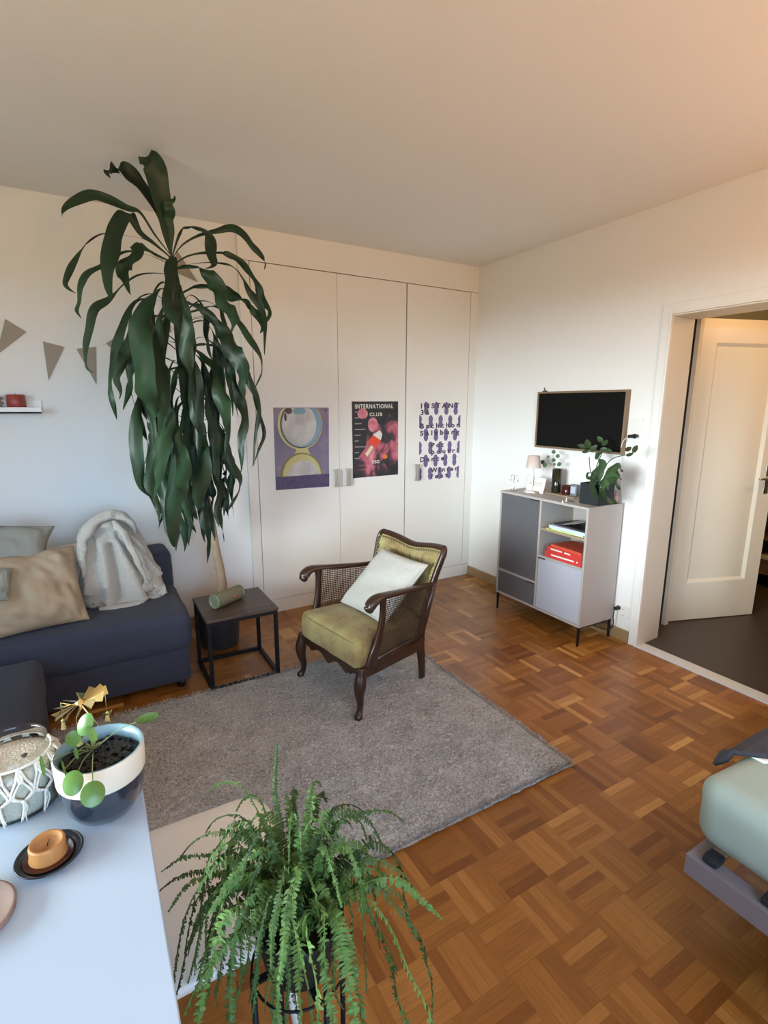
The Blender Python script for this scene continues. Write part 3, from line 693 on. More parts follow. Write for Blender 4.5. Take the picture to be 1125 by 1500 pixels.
MB().lathe([(0, 0), (.032, 0), (.034, .004), (.034, .17), (.031, .17), (.031, .01), (0, .008)], VASEG, n=32).build('vessel', vs, smooth=True)
eu = empty('eucalyptus_sprig', 'short sprig of round green eucalyptus leaves in the dark vase', 'sprig', (2.905, 2.545, ZY+.02))
pts = [V((0, 0, .0)), V((-.005, .01, .12)), V((-.02, .025, .19)), V((-.02, .03, .25))]
MB().tube(pts, .0015, STALK, 6, smooth=4).build('stem', eu, smooth=True)
MB().tube([V((-.005, .01, .13)), V((-.02, .045, .185)), V((-.02, .095, .18))], .0013, STALK, 6, smooth=4).build('stem', eu, smooth=True)
def blade(c, n, upv, rx, ry, m, mb=None, cup=.15, k=14, pt=0):
    """small leaf disc centre c normal n"""
    mb = mb or MB(); n = V(n).normalized(); u = V(upv); u = (u-n*u.dot(n)).normalized(); v = n.cross(u); c = V(c)
    vs_ = [c-n*cup*rx]; fs = []
    for ring in (.5, 1.0):
        for i in range(k):
            a = 2*pi*i/k; ex_ = 1+pt*max(0, cos(a))**6
            vs_.append(c+(u*cos(a)*ry*ex_+v*sin(a)*rx)*ring+n*cup*rx*(ring**2-1))
    for i in range(k): j = (i+1) % k; fs.append((0, 1+i, 1+j)); fs.append((1+i, 1+k+i, 1+k+j, 1+j))
    return mb.add(vs_, fs, m)
for (px, py, r_) in ((811, 662, .014), (817, 668, .014), (803, 669, .009), (811, 674, .014), (819, 680, .015), (812, 680, .010), (795, 677, .016), (798, 681, .016)):
    c_ = at(px, py, 0, 2.885+random.uniform(-.01, .01)); wb(blade(c_, (-1, -.6+random.uniform(-.4, .4), .3), (0, random.uniform(-1, 1), 1), r_, r_*1.05, EUC), 'leaf', eu, smooth=True)
p = (2.915, 2.455, ZY)
o = empty('jar_candle', 'dark red glass candle jar on the wooden tray', 'candle', p)
MB().lathe([(0, 0), (.036, 0), (.038, .004), (.038, .062), (.035, .062), (.034, .01), (0, .01)], REDGL, n=28).build('glass', o, smooth=True)
MB().lathe([(0, .011), (.0335, .011), (.0335, .045), (0, .043)], REDCAN, n=28).build('wax', o, smooth=True)
o = empty('table_clock', 'small silver block clock between the candle jar and cube pot', 'clock', (2.895, 2.372, ZY))
wb(rbox((2.875, 2.345, ZY), (2.915, 2.398, ZY+.082), .006, mat('satin_grey', (.18, .20, .23), .4, .3), (6, 6, 6)), 'case', o, smooth=True)
wb(MB().box((2.873, 2.352, ZY+.02), (2.876, 2.390, ZY+.068), mat('pale_glass', (.45, .52, .60), .1)), 'face', o)
# cube pot with plant
pk = empty('cube_planter', 'dark slate cube planter on the cabinet corner', 'planter', (2.83, 2.15, ZT))
px0, px1, py0, py1 = 2.752, 2.905, 2.075, 2.215
s = MB(); tt = .008; hz = ZT+.135
s.box((px0, py0, ZT), (px1, py1, ZT+.01), CUBEP).box((px0, py0, ZT+.01), (px0+tt, py1, hz), CUBEP).box((px1-tt, py0, ZT+.01), (px1, py1, hz), CUBEP).box((px0+tt, py0, ZT+.01), (px1-tt, py0+tt, hz), CUBEP).box((px0+tt, py1-tt, ZT+.01), (px1-tt, py1, hz), CUBEP)
wb(s, 'pot', pk); wb(MB().box((px0+tt, py0+tt, ZT+.01), (px1-tt, py1-tt, hz-.018), SOIL), 'soil', pk)
zp = empty('leafy_houseplant', 'glossy houseplant with upright stems growing in the slate cube planter', 'plant', (2.83, 2.145, hz-.018))
base = V((2.82, 2.14, hz-.018))
def zstem(pts, r_=.0028): wb(MB().tube([base+V((random.uniform(-.01, .01), random.uniform(-.01, .01), 0))]+pts, [r_]*(len(pts)+1), PETM, 6, smooth=4), 'stem', zp, smooth=True)
D1 = lambda x, y, d=2.82: at(x, y, 0, d)
zstem([D1(865, 690), D1(863, 669)]); zstem([D1(872, 690), D1(881, 665, 2.86), D1(883, 655, 2.86)]); zstem([D1(884, 688, 2.80), D1(897, 672, 2.78), D1(922, 665, 2.78), D1(931, 660, 2.78)])
for (x, y, rx, ry, ang_, d, droop) in ((861, 651, .022, .030, 95, 2.82, 0), (853, 654, .016, .026, 160, 2.80, 0), (869, 657, .017, .026, 40, 2.80, 0), (858, 661, .013, .020, 200, 2.83, 0), (877, 664, .014, .024, 30, 2.84, 0), (879, 644, .016, .022, 120, 2.86, 0), (886, 649, .016, .025, 50, 2.86, 0), (884, 658, .012, .022, -10, 2.84, 0), (891, 660, .014, .02, -30, 2.85, 0), (920, 658, .014, .020, 30, 2.78, 0), (930, 658, .015, .028, 50, 2.78, 0), (922, 666, .012, .018, 0, 2.78, 0), (875, 668, .014, .025, 70, 2.84, 0)):
    a_ = R(ang_); c_ = D1(x, y, d); uv = r2*cos(a_)+u2*sin(a_); nn = (CAM-c_).normalized()+V((random.uniform(-.5, .5), random.uniform(-.5, .5), .5))
    wb(blade(c_, nn, uv, rx, ry, ZZ, pt=.25, cup=.25), 'leaf', zp, smooth=True)
for pts, w_ in (([(876, 706), (877, 690), (880, 680), (876, 673)], (.014, .03, .028, .004)), ([(882, 708), (895, 694), (905, 685), (913, 690)], (.02, .045, .04, .01)), ([(880, 712), (893, 706), (905, 710), (907, 718)], (.02, .04, .03, .006)), ([(872, 700), (870, 715), (878, 728), (884, 733)], (.015, .032, .028, .006)), ([(884, 714), (888, 726), (896, 733), (903, 734)], (.02, .034, .026, .006)), ([(874, 702), (862, 697), (860, 692)], (.012, .02, .004)), ([(889, 702), (903, 698), (911, 702)], (.02, .035, .008)), ([(868, 705), (868, 696), (873, 686)], (.01, .022, .004))):
    dpt = 2.72; P = [D1(x, y, dpt+.01*i) for i, (x, y) in enumerate(pts)]
    wb(MB().strap([P[0]+V((.03, .0, .0))]+P, [.003]+[q*1.25 for q in w_], ZZ, across=(.3, 1, .3), fold=.25, wave=.12, smooth=6), 'leaf', zp, smooth=True)
o = MB().lathe([(0, 0), (.05, 0), (.055, .008), (.05, .010), (0, .004)], BLACKP, (2.925, 2.12, ZT), 24); solo(o, 'black_saucer', 'flat black saucer behind the slate planter', 'saucer', (2.925, 2.12, ZT))
o = MB().lathe([(0, .008), (.018, .008), (.019, .05), (.008, .058), (.008, .085), (0, .086)], mat('pink_bottle', (.42, .27, .24), .4), (2.945, 2.088, ZT), 16); solo(o, 'small_bottle', 'little pinkish bottle with dark cap behind the planter, nearest the doorway', 'bottle', (2.945, 2.088, ZT))
for i, (x, y) in enumerate(((824, 737), (829.5, 735))):
    p = TP(x, y); o = MB().lathe([(0, 0), (.007, 0), (.006, .004), (.003, .008+.008*i), (.005, .014+.012*i), (0, .018+.012*i)], CORD if i else WPLAST, (p.x, p.y, ZT), 10)
    solo(o, 'ear_stud', ('squat white trinket on the cabinet front edge', 'taller white trinket on the cabinet front edge')[i], 'trinket', (p.x, p.y, ZT))
p = TP(836, 735); o = MB().tube([(p.x, p.y+.02, ZT+.002), (p.x+.01, p.y, ZT+.003), (p.x-.005, p.y-.03, ZT+.002)], .002, BLACKM, 6, smooth=4); solo(o, 'thin_chain', 'thin dark chain lying on the cabinet next to the white trinkets', 'chain', (p.x, p.y, ZT))

# books
def book(x0, ya, yb, x1, z, h, cover, name, label, cat='book', group=None, rz=0, page=PAPER, marks=()):
    c_ = V(((x0+x1)/2, (ya+yb)/2, z)); o = empty(name, label, cat, c_, rz, group); dx, dy = (x1-x0)/2, (yb-ya)/2
    s = MB(); s.box((-dx, -dy, 0), (dx, dy, .0018), cover).box((-dx, -dy, h-.0018), (dx, dy, h), cover).box((-dx, -dy, .0018), (-dx+.003, dy, h-.0018), cover); s.build('cover', o)
    MB().box((-dx+.003, -dy+.003, .0018), (dx-.003, dy-.003, h-.0018), page).build('pages', o)
    for (m0, m1, zz, mm) in marks: MB().box((-dx-.0006, dy-(2*dy)*m1, h*zz[0]), (-dx, dy-(2*dy)*m0, h*zz[1]), mm).build('spine_print', o)
    return o
ZS = .728
GRP = 'books and magazines on the upper open shelf'
z = ZS
book(2.675, 2.085, 2.405, 2.90, z, .007, LIMEB, 'magazine', 'lime green magazine at the bottom of the upper shelf pile', 'magazine', GRP, R(3)); z += .007
book(2.672, 2.09, 2.36, 2.90, z, .008, WSHEET, 'magazine', 'white and green magazine second from the bottom on the upper shelf', 'magazine', GRP, R(-3), marks=((.3, .8, (.2, .7), LIMEB),)); z += .008
book(2.668, 2.088, 2.375, 2.91, z, .020, BLUEB, 'picture_book', 'thick pale blue book in the upper shelf pile', 'book', GRP, R(2)); z += .020
book(2.690, 2.085, 2.36, 2.90, z, .010, DARKB, 'magazine', 'dark covered magazine on top of the upper shelf pile', 'magazine', GRP, R(-6)); z += .010
o = MB().prism([(2.70, 2.30, z), (2.86, 2.32, z), (2.88, 2.20, z+.025), (2.72, 2.19, z+.024)], (0, 0, .001), PAPER); solo(o, 'loose_sheet', 'loose curled paper sheet lying on the upper shelf pile', 'paper', (2.79, 2.25, z), smooth=False)
z = .536; G2 = 'red books on the lower open shelf'
book(2.668, 2.095, 2.395, 2.89, z, .046, REDB, 'red_book', 'thickest red book at the bottom of the lower shelf pile', 'book', G2, R(1.5), marks=((.18, .80, (.40, .62), PAPER), (.86, .90, (.40, .62), PAPER))); z += .046
book(2.672, 2.09, 2.385, 2.89, z, .030, REDB, 'red_book', 'medium red book in the middle of the lower shelf pile', 'book', G2, R(-1), marks=((.12, .45, (.35, .65), PAPER), (.52, .68, (.35, .65), PAPER))); z += .030
book(2.676, 2.09, 2.355, 2.88, z, .016, ORANGEB, 'red_book', 'thin orange-red book on top of the red pile', 'book', G2, R(-3), marks=((.15, .85, (.35, .6), REDB),))
# ------------------------------------------------------------------ rug
RX0, RX1, RY0, RY1 = -.28, 1.722, 1.305, 2.700
NX, NY = 260, 180
P = []
for i in range(NX+1):
    row = []
    for j in range(NY+1):
        x = RX0+(RX1-RX0)*i/NX; y = RY0+(RY1-RY0)*j/NY
        e = min(i, NX-i, j, NY-j); n1 = noise.noise(V((x*70, y*70, 0))); n2 = noise.noise(V((x*28, y*28, 5))); n3 = noise.noise(V((x*5, y*5, 9)))
        z = (.019+.006*n1+.005*n2+.003*n3)*min(1, .25+e/3.5)
        if e == 0: x += .006*n1*(1 if i in (0, NX) else 0); y += .006*n2*(1 if j in (0, NY) else 0); z = .003
        row.append(V((x-.7, y-2, z)))
    P.append(row)
rug = MB().grid(P, RUG).build('shag_rug', smooth=True, loc=(.7, 2, 0)); tag(rug, 'grey shaggy rectangular rug on the parquet under the armchair', 'rug')
s = MB(); rr = random.Random(3)
for i in range(26000):
    x = RX0+.004+(RX1-RX0-.008)*rr.random(); y = RY0+.004+(RY1-RY0-.008)*rr.random()
    if i < 5000:
        k = rr.random()
        if k < .45: y = RY0+.012*rr.random()
        elif k < .75: x = RX1-.012*rr.random()
        else: y = RY1-.012*rr.random()
    z = .012; a = rr.random()*6.283; L = .012+.012*rr.random(); dx, dy = cos(a)*L*.8, sin(a)*L*.8; wx, wy = -sin(a)*.0016, cos(a)*.0016; hz_ = .006+.008*rr.random()
    x -= .7; y -= 2
    s.add([(x-wx, y-wy, z), (x+wx, y+wy, z), (x+dx+wx*.4, y+dy+wy*.4, z+hz_), (x+dx-wx*.4, y+dy-wy*.4, z+hz_)], [(0, 1, 2, 3)], RUG)
o = s.build('pile', rug); o['kind'] = 'stuff'

# ------------------------------------------------------------------ side table
st_ = empty('side_table', 'small square side table with smoky oak top and black metal frame', 'table', (.668, 2.87, 0))
tx0, tx1, ty0_, ty1_, tzt = .470, .868, 2.690, 3.085, .418
bevel(wb(MB().box((tx0, ty0_, tzt-.016), (tx1, ty1_, tzt), TWOOD), 'tabletop', st_), .002)
q = .020; fz = tzt-.016
for (lx, ly) in ((tx0+.004, ty0_+.004), (tx1-.004-q, ty0_+.004), (tx0+.004, ty1_-.004-q), (tx1-.004-q, ty1_-.004-q)):
    wb(MB().box((lx, ly, 0), (lx+q, ly+q, fz), BLACKM), 'leg', st_)
s = MB(); xa, xb, ya, yb_ = tx0+.004, tx1-.004, ty0_+.004, ty1_-.004
for za, zb in ((0, q), (fz-q, fz)):
    s = MB(); s.box((xa+q, ya, za), (xb-q, ya+q, zb), BLACKM).box((xa+q, yb_-q, za), (xb-q, yb_, zb), BLACKM).box((xa, ya+q, za), (xa+q, yb_-q, zb), BLACKM).box((xb-q, ya+q, za), (xb, yb_-q, zb), BLACKM)
    wb(s, 'frame', st_)
# speaker
a, b = V((.545, 2.845, 0)), V((.720, 2.945, 0)); dr = (b-a).normalized(); mid = (a+b)/2; r_ = .042; L = .098
sk = empty('portable_speaker', 'sage green cylindrical bluetooth speaker lying on the side table', 'speaker', (mid.x, mid.y, tzt+r_), math.atan2(dr.y, dr.x))
def xl(prof, m, n=36):
    s = MB(); s.lathe(prof, m, (0, 0, 0), n); s.v = [(z, x, y) for (x, y, z) in s.v]; return s
xl([(.036, -L+.006), (.0415, -L+.012), (.0425, -L+.03), (.043, 0), (.0425, L-.03), (.0415, L-.012), (.036, L-.006)], SPEAK).build('body', sk, smooth=True)
for sg, lab in ((-1, 'a'), (1, 'b')):
    xl([(.0405, sg*(L-.012)), (.0425, sg*(L-.006)), (.041, sg*(L+.002)), (.034, sg*(L+.002)), (.032, sg*(L-.008))][::sg], SPEAKR).build('end_ring', sk, smooth=True)
    xl([(.033, sg*(L-.010)), (.022, sg*(L-.004)), (.012, sg*(L-.009)), (0, sg*(L-.010))][::sg], SPEAKR).build('speaker_cone', sk, smooth=True)
lg = MB().box((-.004, -.0445, -.0), (.012, -.042, .010), RED).build('logo', sk); lg['label'] = 'small red logo badge'
lg.location = (.015, 0, .002)

# ------------------------------------------------------------------ armchair
ch = empty('armchair', 'vintage dark wooden armchair with olive velvet seat and woven cane sides', 'armchair', (1.018, 2.325, .021), R(-79.7))
# local: +x near side (camera), +y towards the back, z up
fw_, bwid = .272, .20
def mir(p, s): return (p[0]*s, p[1], p[2])
SEAT0, SEAT1 = .235, .385
s = MB()
def seatdisp(p, d):
    if d.z > .3: return V((0, 0, .030*max(0, 1-(p.x/.28)**2)*max(0, 1-((p.y-.24)/.27)**2)+.004*noise3(p, 9, 2)))
    return V((d.x, d.y, 0))*(.008*sin(max(0, min(1, (p.z-SEAT0)/(SEAT1-SEAT0)))*pi)+.003*noise3(p, 8, 4))
sb = rbox((-.262, -.012, SEAT0), (.262, .47, SEAT1+.012), .03, VELVET, (22, 22, 10), seatdisp)
# taper to the back and pull the side in behind the arm posts
sb.v = [(x*(1-.28*max(0, y)/.5)*(1 if y < .08 else .955 if y > .13 else 1-.045*(y-.08)/.05), y, z) for x, y, z in sb.v]
so_ = sb.build('seat', ch, smooth=True, weld=True)
wl = []
for k in range(60):
    a = 2*pi*k/60; x = .266*math.copysign(abs(cos(a))**.25, cos(a)); y = .23+.245*math.copysign(abs(sin(a))**.25, sin(a))
    wl.append(V((x*(1-.28*max(0, y)/.5)*(1 if y < .08 else .955), y-.002 if y < .2 else y, SEAT1-.006)))
wl.append(wl[0].copy()); MB().tube(wl, .004, VELVET, 6).build('seat_piping', so_, smooth=True)
# apron with scallop in front, straight at the sides
ap = []; n_ = 40
for i in range(n_+1):
    x = -.255+.51*i/n_; u = x/.255; d_ = .052+.014*cos(u*pi*3)*(1 if abs(u) < .66 else .2)-.012*(abs(u) > .8)+.010*max(0, 1-abs(u)*5)
    ap.append((x, d_))
s = MB(); top = .262
vs_ = []; fs_ = []
for (x, d_) in ap: vs_ += [(x, -.012, top), (x, -.012, top-d_), (x, .012, top), (x, .012, top-d_)]
for i in range(n_): b_ = 4*i; fs_ += [(b_, b_+1, b_+5, b_+4), (b_+2, b_+6, b_+7, b_+3), (b_+1, b_+3, b_+7, b_+5), (b_, b_+4, b_+6, b_+2)]
s.add(vs_, fs_, WALNUT)
for sx in (-1, 1):
    s.tube([mir((.268, 0, .232), sx), mir((.235, .25, .225), sx), mir((.198, .48, .215), sx)], [.012]*3, WALNUT, 8, ry=[.034]*3, power=5, smooth=3)
s.tube([(-.195, .48, .215), (.195, .48, .215)], .012, WALNUT, 8, ry=.032, power=5)
s.build('seat_frame', ch, smooth=False)
for sx in (-1, 1):
    pts = [(.268, .004, .262), (.272, .0, .225), (.276, -.010, .175), (.270, -.010, .125), (.264, .0, .07), (.266, -.006, .03), (.272, -.018, .008), (.272, -.018, 0)]
    rad = [.024, .027, .031, .025, .017, .015, .021, .020]
    MB().tube([mir(p, sx) for p in pts], rad, WALNUT, 14, smooth=5, up=(0, 1, 0)).build('leg', ch, smooth=True)
for sx in (-1, 1):   # rear stile continues down as the leg
    pts = [(.190, .505, 0), (.190, .498, .10), (.196, .480, .22), (.212, .478, .36), (.236, .505, .52), (.252, .540, .64), (.266, .572, .730)]
    rad = [.014, .017, .019, .018, .017, .015, .015]
    MB().tube([mir(p, sx) for p in pts], [r*.85 for r in rad], WALNUT, 10, smooth=5, up=(0, 1, 0), ry=[r*1.35 for r in rad], power=3.2).build('leg', ch, smooth=True)
# arms with scroll ends
for sx in (-1, 1):
    pts = [(.294, .042, .556), (.295, .036, .576), (.297, .052, .598), (.296, .085, .613), (.289, .15, .612), (.276, .27, .598), (.262, .40, .584), (.252, .515, .576)]
    rx_ = [.018, .028, .031, .029, .026, .023, .020, .014]; ry_ = [.015, .024, .024, .019, .014, .013, .013, .013]
    MB().tube([mir(p, sx) for p in pts], rx_, WALNUT, 14, ry=ry_, smooth=5, up=(0, 0, 1), power=2.5).build('armrest', ch, smooth=True)
    pts = [(.284, .125, .61), (.287, .128, .56), (.284, .120, .47), (.277, .100, .37), (.271, .078, .30), (.268, .062, .24)]
    MB().tube([mir(p, sx) for p in pts], [.011, .011, .012, .013, .014, .014], WALNUT, 10, ry=[.026, .018, .017, .022, .030, .032], smooth=5, up=(0, 1, 0), power=3.5).build('arm_post', ch, smooth=True)
    # cane panel
    s = MB(); NU, NV = 34, 30
    def cp(u, v):
        yf = .075+.055*min(1, v*1.15)**.8; yb__ = .475+.04*v; y = yf+(yb__-yf)*u; z = .262+(.340)*v-.028*u*v; x = .268+(.018)*v-(.062-.034*v)*u
        return V((x*sx, y, z))
    wv = .0044; th_ = .0012
    for k in range(NU+1):
        a_, b_ = cp(k/NU, 0), cp(k/NU, 1); dw = (cp(min(1, k/NU+.01), .5)-cp(max(0, k/NU-.01), .5)).normalized()*wv/2
        pr_ = [cp(k/NU, j/6) for j in range(7)]
        rows = [[p-dw+V((th_*sx*(1 if k % 2 else .4), 0, 0)), p+dw+V((th_*sx*(1 if k % 2 else .4), 0, 0))] for p in pr_]; s.grid(rows, CANE)
    for k in range(NV+1):
        rows = []
        for j in range(9):
            p = cp(j/8, k/NV); rows.append([p-V((0, 0, wv/2)), p+V((0, 0, wv/2))])
        s.grid(rows, CANE)
    s.build('cane_panel', ch)
    s = MB()   # slim inner border of the panel, bottom rail and back post cover
    s.tube([cp(0, .02)+V((0, .0, 0)), cp(.5, .02), cp(1, .02)], [.006]*3, WALNUT, 8, ry=[.016]*3, power=4)
    s.tube([cp(1, 0), cp(1, .5), cp(1, 1)], [.010]*3, WALNUT, 8, ry=[.014]*3, up=(0, 1, 0), power=4)
    s.build('panel_border', ch, smooth=True)
# backrest: padded panel within a curved frame
def bk(u, v):   # u -1..1, v 0..1
    z0_ = .36; zt = .755-.026*math.exp(-(u/.45)**2)+.006*u*u
    z = z0_+(zt-z0_)*v; hw = .212+.062*v**.9; y = .470+.108*v**1.35+.010*v; y += .022*(1-u*u)
    return V((u*hw, y, z))
s = MB(); NB, NC = 44, 30
for sg in (1, -1):
    P = []
    for i in range(NB+1):
        row = []
        for j in range(NC+1):
            u = -1+2*i/NB; v = j/NC; p = bk(u*.995, .03+.96*v)
            e = min(1, (1-abs(u))*12)*min(1, (1-v)*9)*min(1, v*9)
            puff = .022*e
            if sg > 0:
                tu = 0
                for kk in range(-2, 3):
                    ux = kk*.40; tu += .018*math.exp(-((u-ux)/.030)**2)*(1 if v > .45 else .4)
                for vv_ in (.80, .56):
                    tu += .012*math.exp(-((v-vv_)/.028)**2)
                puff -= tu*e; row.append(p+V((0, -puff-.004, 0)))
            else: row.append(bk(u*1.02, 1.0*v)+V((0, .014*e+.004, 0)))
        P.append(row if sg > 0 else row[::-1])
    s.grid(P, VELVET if sg > 0 else WALNUT)
bo = s.build('backrest', ch, smooth=True)
for kk in range(-2, 3):
    p = bk(kk*.40*.965, .03+.95*.80); MB().lathe([(0, -.003), (.007, -.002), (.006, .003), (0, .004)], TUFT, (p.x, p.y-.018, p.z), 10).build('button', bo, smooth=True)
s = MB(); pts = [bk(-.93, .30+.65*i/14)+V((0, -.022, 0)) for i in range(15)]+[bk(-.93+1.86*i/24, .95)+V((0, -.022, 0)) for i in range(1, 24)]+[bk(.93, .95-.65*i/14)+V((0, -.022, 0)) for i in range(15)]
pts = [p for p in pts]
for i in range(len(pts)-1):
    for t_ in (0,):
        p = pts[i].lerp(pts[i+1], t_); s.obox(p, (.006, 0, 0), (0, .003, 0), (0, 0, .005), STUD)
s.build('braid_trim', bo)
rr0 = [bk(1.0, .05+.83*i/5) for i in range(6)]+[bk(1.0, .95)+V((-.004, 0, .0)), bk(.97, 1.0)+V((-.008, .0, .004))]+[bk(u_, 1.0)+V((0, 0, .006)) for u_ in (.86, .70, .5, .3, .12, 0)]
rr0 = [p+V((.0, -.006, .0)) for p in rr0]
pts = [V((-p.x, p.y, p.z)) for p in rr0]+[p for p in rr0[:-1][::-1]]
MB().tube(pts, [.012]*len(pts), WALNUT, 12, ry=[.020]*len(pts), smooth=5, up=(0, 1, .25), power=2.6).build('back_frame', ch, smooth=True)
s = MB().tube([(-.20, .478, .375), (0, .50, .375), (.20, .478, .375)], [.012]*3, WALNUT, 8, ry=[.022]*3, smooth=4); s.build('back_rail', ch, smooth=True)
# pillow on the armchair
pw = cushion(.37, .40, .12, PUFF, 5, .009, 28, pinch=.05)
po = pw.build('scatter_cushion', smooth=True, weld=True); tag(po, 'pale ivory square cushion leaning in the armchair', 'cushion')
pc_ = MB()
pts = []
for k in range(80):
    a = 2*pi*k/80; c_, s_ = cos(a), sin(a); mxx = max(abs(c_), abs(s_)); u, v = c_/mxx, s_/mxx
    pts.append(V((u*.185*(1-.05*(1-v*v)*.9), 0, v*.2*(1-.05*(1-u*u)*.9))))
pts.append(pts[0].copy()); pipe = pc_.tube(pts, .004, PUFF, 6).build('piping', po, smooth=True)
cmw = parent_world(ch)
c4 = [V((1.215, 2.500, .435)), V((1.275, 2.165, .445)), V((1.500, 2.520, .700)), V((1.560, 2.235, .665))]
cl = sum(c4, V())/4+V((-.03, -.01, .02)); xax = ((c4[1]+c4[3])-(c4[0]+c4[2])); zax = ((c4[2]+c4[3])-(c4[0]+c4[1])); q_ = 1
setrot(po, cl, xax, zax)

# ------------------------------------------------------------------ sofa
sf = empty('sectional_sofa', 'dark blue-grey fabric sofa carrying the cushions and fleece blanket', 'sofa', (-.5, 3.1, 0))
def sd(seed, amp=.006, s_=5): return lambda p, d: d*(amp*noise3(p, s_, seed)+.002*noise3(p, 22, seed))
SX1, SY0 = .405, 2.800
s = rbox((-1.15, SY0-.015, .235), (SX1+.010, 3.36, .445), .05, SOFA, (40, 22, 10), lambda p, d: d*(.007*noise3(p, 4, 1)+.002*noise3(p, 20, 2))+V((0, 0, .010*d.z*sin(max(0, min(1, (SX1-p.x)/.8))*pi))))
wb(s, 'seat_cushion', sf, smooth=True, weld=True)
s = rbox((-1.13, SY0+.01, .045), (SX1-.010, 3.40, .245), .018, SOFA, (30, 12, 8), sd(3, .004)); wb(s, 'base', sf, smooth=True, weld=True)
s = rbox((-1.15, 3.33, .24), (SX1+.002, 3.60, .660), .045, SOFA, (30, 10, 14), sd(4, .005)); wb(s, 'backrest', sf, smooth=True, weld=True)
for (x, y) in ((SX1-.06, SY0+.06), (SX1-.06, 3.34), (-1.05, SY0+.06), (-1.05, 3.34)):
    wb(MB().lathe([(0, 0), (.022, 0), (.026, .05), (0, .05)], BLACKP, (x, y, 0), 14), 'foot', sf, smooth=True)
ot = empty('sofa_chaise', 'dark blue-grey upholstered ottoman block in front of the sofa at the left edge', 'ottoman', (-.65, 2.3, 0))
s = rbox((-1.10, 1.72, .20), (-.262, 2.700, .412), .05, SOFA, (24, 24, 8), sd(6, .007, 4)); wb(s, 'seat_cushion', ot, smooth=True, weld=True)
s = rbox((-1.09, 1.74, .04), (-.270, 2.690, .215), .02, SOFA, (16, 16, 6), sd(7, .004)); wb(s, 'base', ot, smooth=True, weld=True)
for (x, y) in ((-.33, 1.80), (-.33, 2.62), (-1.0, 1.80), (-1.0, 2.62)):
    wb(MB().lathe([(0, 0), (.022, 0), (.026, .05), (0, .05)], BLACKP, (x, y, 0), 14), 'foot', ot, smooth=True)

def pillow(name, label, px, py, d, w, h, t, m, roll, lean, yaw=0, seed=1, wr=.02, pinch=.1):
    mb = cushion(w, h, t, m, seed, wr, 44, pinch); o = mb.build(name, smooth=True, weld=True); tag(o, label, 'cushion')
    c_ = at(px, py, 1, d); a = R(roll); xa_ = V((cos(a)*cos(R(yaw)), cos(a)*sin(R(yaw)), sin(a))); za_ = V((-sin(a), sin(R(lean)), cos(a)))
    setrot(o, c_, xa_, za_); return o
pillow('throw_pillow', 'large wrinkled beige linen cushion lying against the sofa back', 36, 868, 3.00, .50, .42, .17, LINEN, 2, 42, 6, 3, .034, .07)
pillow('throw_pillow', 'grey-green linen cushion on top of the beige one at the left edge', -2, 803, 3.15, .46, .26, .16, SAGE, -9, 30, -4, 9, .014, .14)
pillow('throw_pillow', 'cream cushion mostly hidden between beige cushion and fleece blanket', 92, 845, 3.24, .34, .36, .10, CREAMF, 2, 18, 0, 12, .008, .05)
pillow('throw_pillow', 'corner of a small greige cushion at the left edge below the grey-green one', -22, 857, 2.91, .20, .16, .08, SAGE, -8, 40, 0, 17, .008, .05)
# fleece blanket draped over an upright bolster
bl = MB(); NBU, NBV = 120, 80; P = []
prof = [(0.0, .185, .10), (.08, .20, .115), (.25, .195, .125), (.45, .178, .120), (.62, .160, .105), (.78, .140, .085), (.90, .105, .062), (.97, .06, .035), (1.0, .004, .004)]
def pr_(v):
    for i in range(len(prof)-1):
        if v <= prof[i+1][0]:
            t = (v-prof[i][0])/(prof[i+1][0]-prof[i][0]); return [prof[i][k]+(prof[i+1][k]-prof[i][k])*t for k in (1, 2)]
    return prof[-1][1:]
def ridge(x, y, x0, y0, x1, y1, wd):
    dx, dy = x1-x0, y1-y0; t = max(0, min(1, ((x-x0)*dx+(y-y0)*dy)/(dx*dx+dy*dy))); d_ = math.hypot(x-x0-t*dx, y-y0-t*dy); return math.exp(-(d_/wd)**2)
for j in range(NBV+1):
    v = j/NBV; hw, hd = pr_(v); row = []
    for i in range(NBU):
        a = 2*pi*i/NBU; cxx = math.copysign(abs(cos(a))**.8, cos(a)); sxx = math.copysign(abs(sin(a))**.8, sin(a))
        x = hw*cxx; y = hd*sxx; z = v*.50
        # folds
        f_ = 0
        if sxx < .3:
            f_ += .030*ridge(x, z, -.15, .10, -.10, .42, .020)+.030*ridge(x, z, -.115, .40, .02, .47, .026)+.034*ridge(x, z, .00, .45, .125, .30, .020)+.030*ridge(x, z, .04, .44, .175, .14, .017)
            f_ += .018*ridge(x, z, -.06, .02, -.05, .36, .022)+.020*ridge(x, z, .09, .02, .02, .34, .024)
            f_ -= .042*ridge(x, z, -.005, .04, -.01, .33, .018)+.035*ridge(x, z, .03, .40, .11, .18, .013)+.020*ridge(x, z, -.12, .18, -.09, .38, .012)+.022*ridge(x, z, .13, .02, .10, .22, .014)
        f_ += .007*noise3((x, y, z), 14, 3)+.003*noise3((x, y, z), 40, 5)
        r_ = math.hypot(x, y)+1e-6; x += x/r_*f_; y += y/r_*f_*1.3
        if v < .06: z += .010*sin(a*5)+.006*sin(a*11); x += .006*sin(a*9)
        # lean back and skew to the right at the bottom
        x += .035*(1-v)*(.3+v)-.015*v+.045*(1-v)**2*(cxx > .2)*cxx; y += .10*v
        row.append(V((x, y, z)))
    P.append(row)
bl.grid(P, FLEECE, wrap=True); bl.add([P[0][k] for k in range(NBU)], [tuple(range(NBU-1, -1, -1))], FLEECE)
bb = bl.build('throw_blanket', smooth=True, loc=(.085, 3.17, .445), weld=True); tag(bb, 'light grey fleece blanket heaped on the sofa below the tall plant', 'blanket')
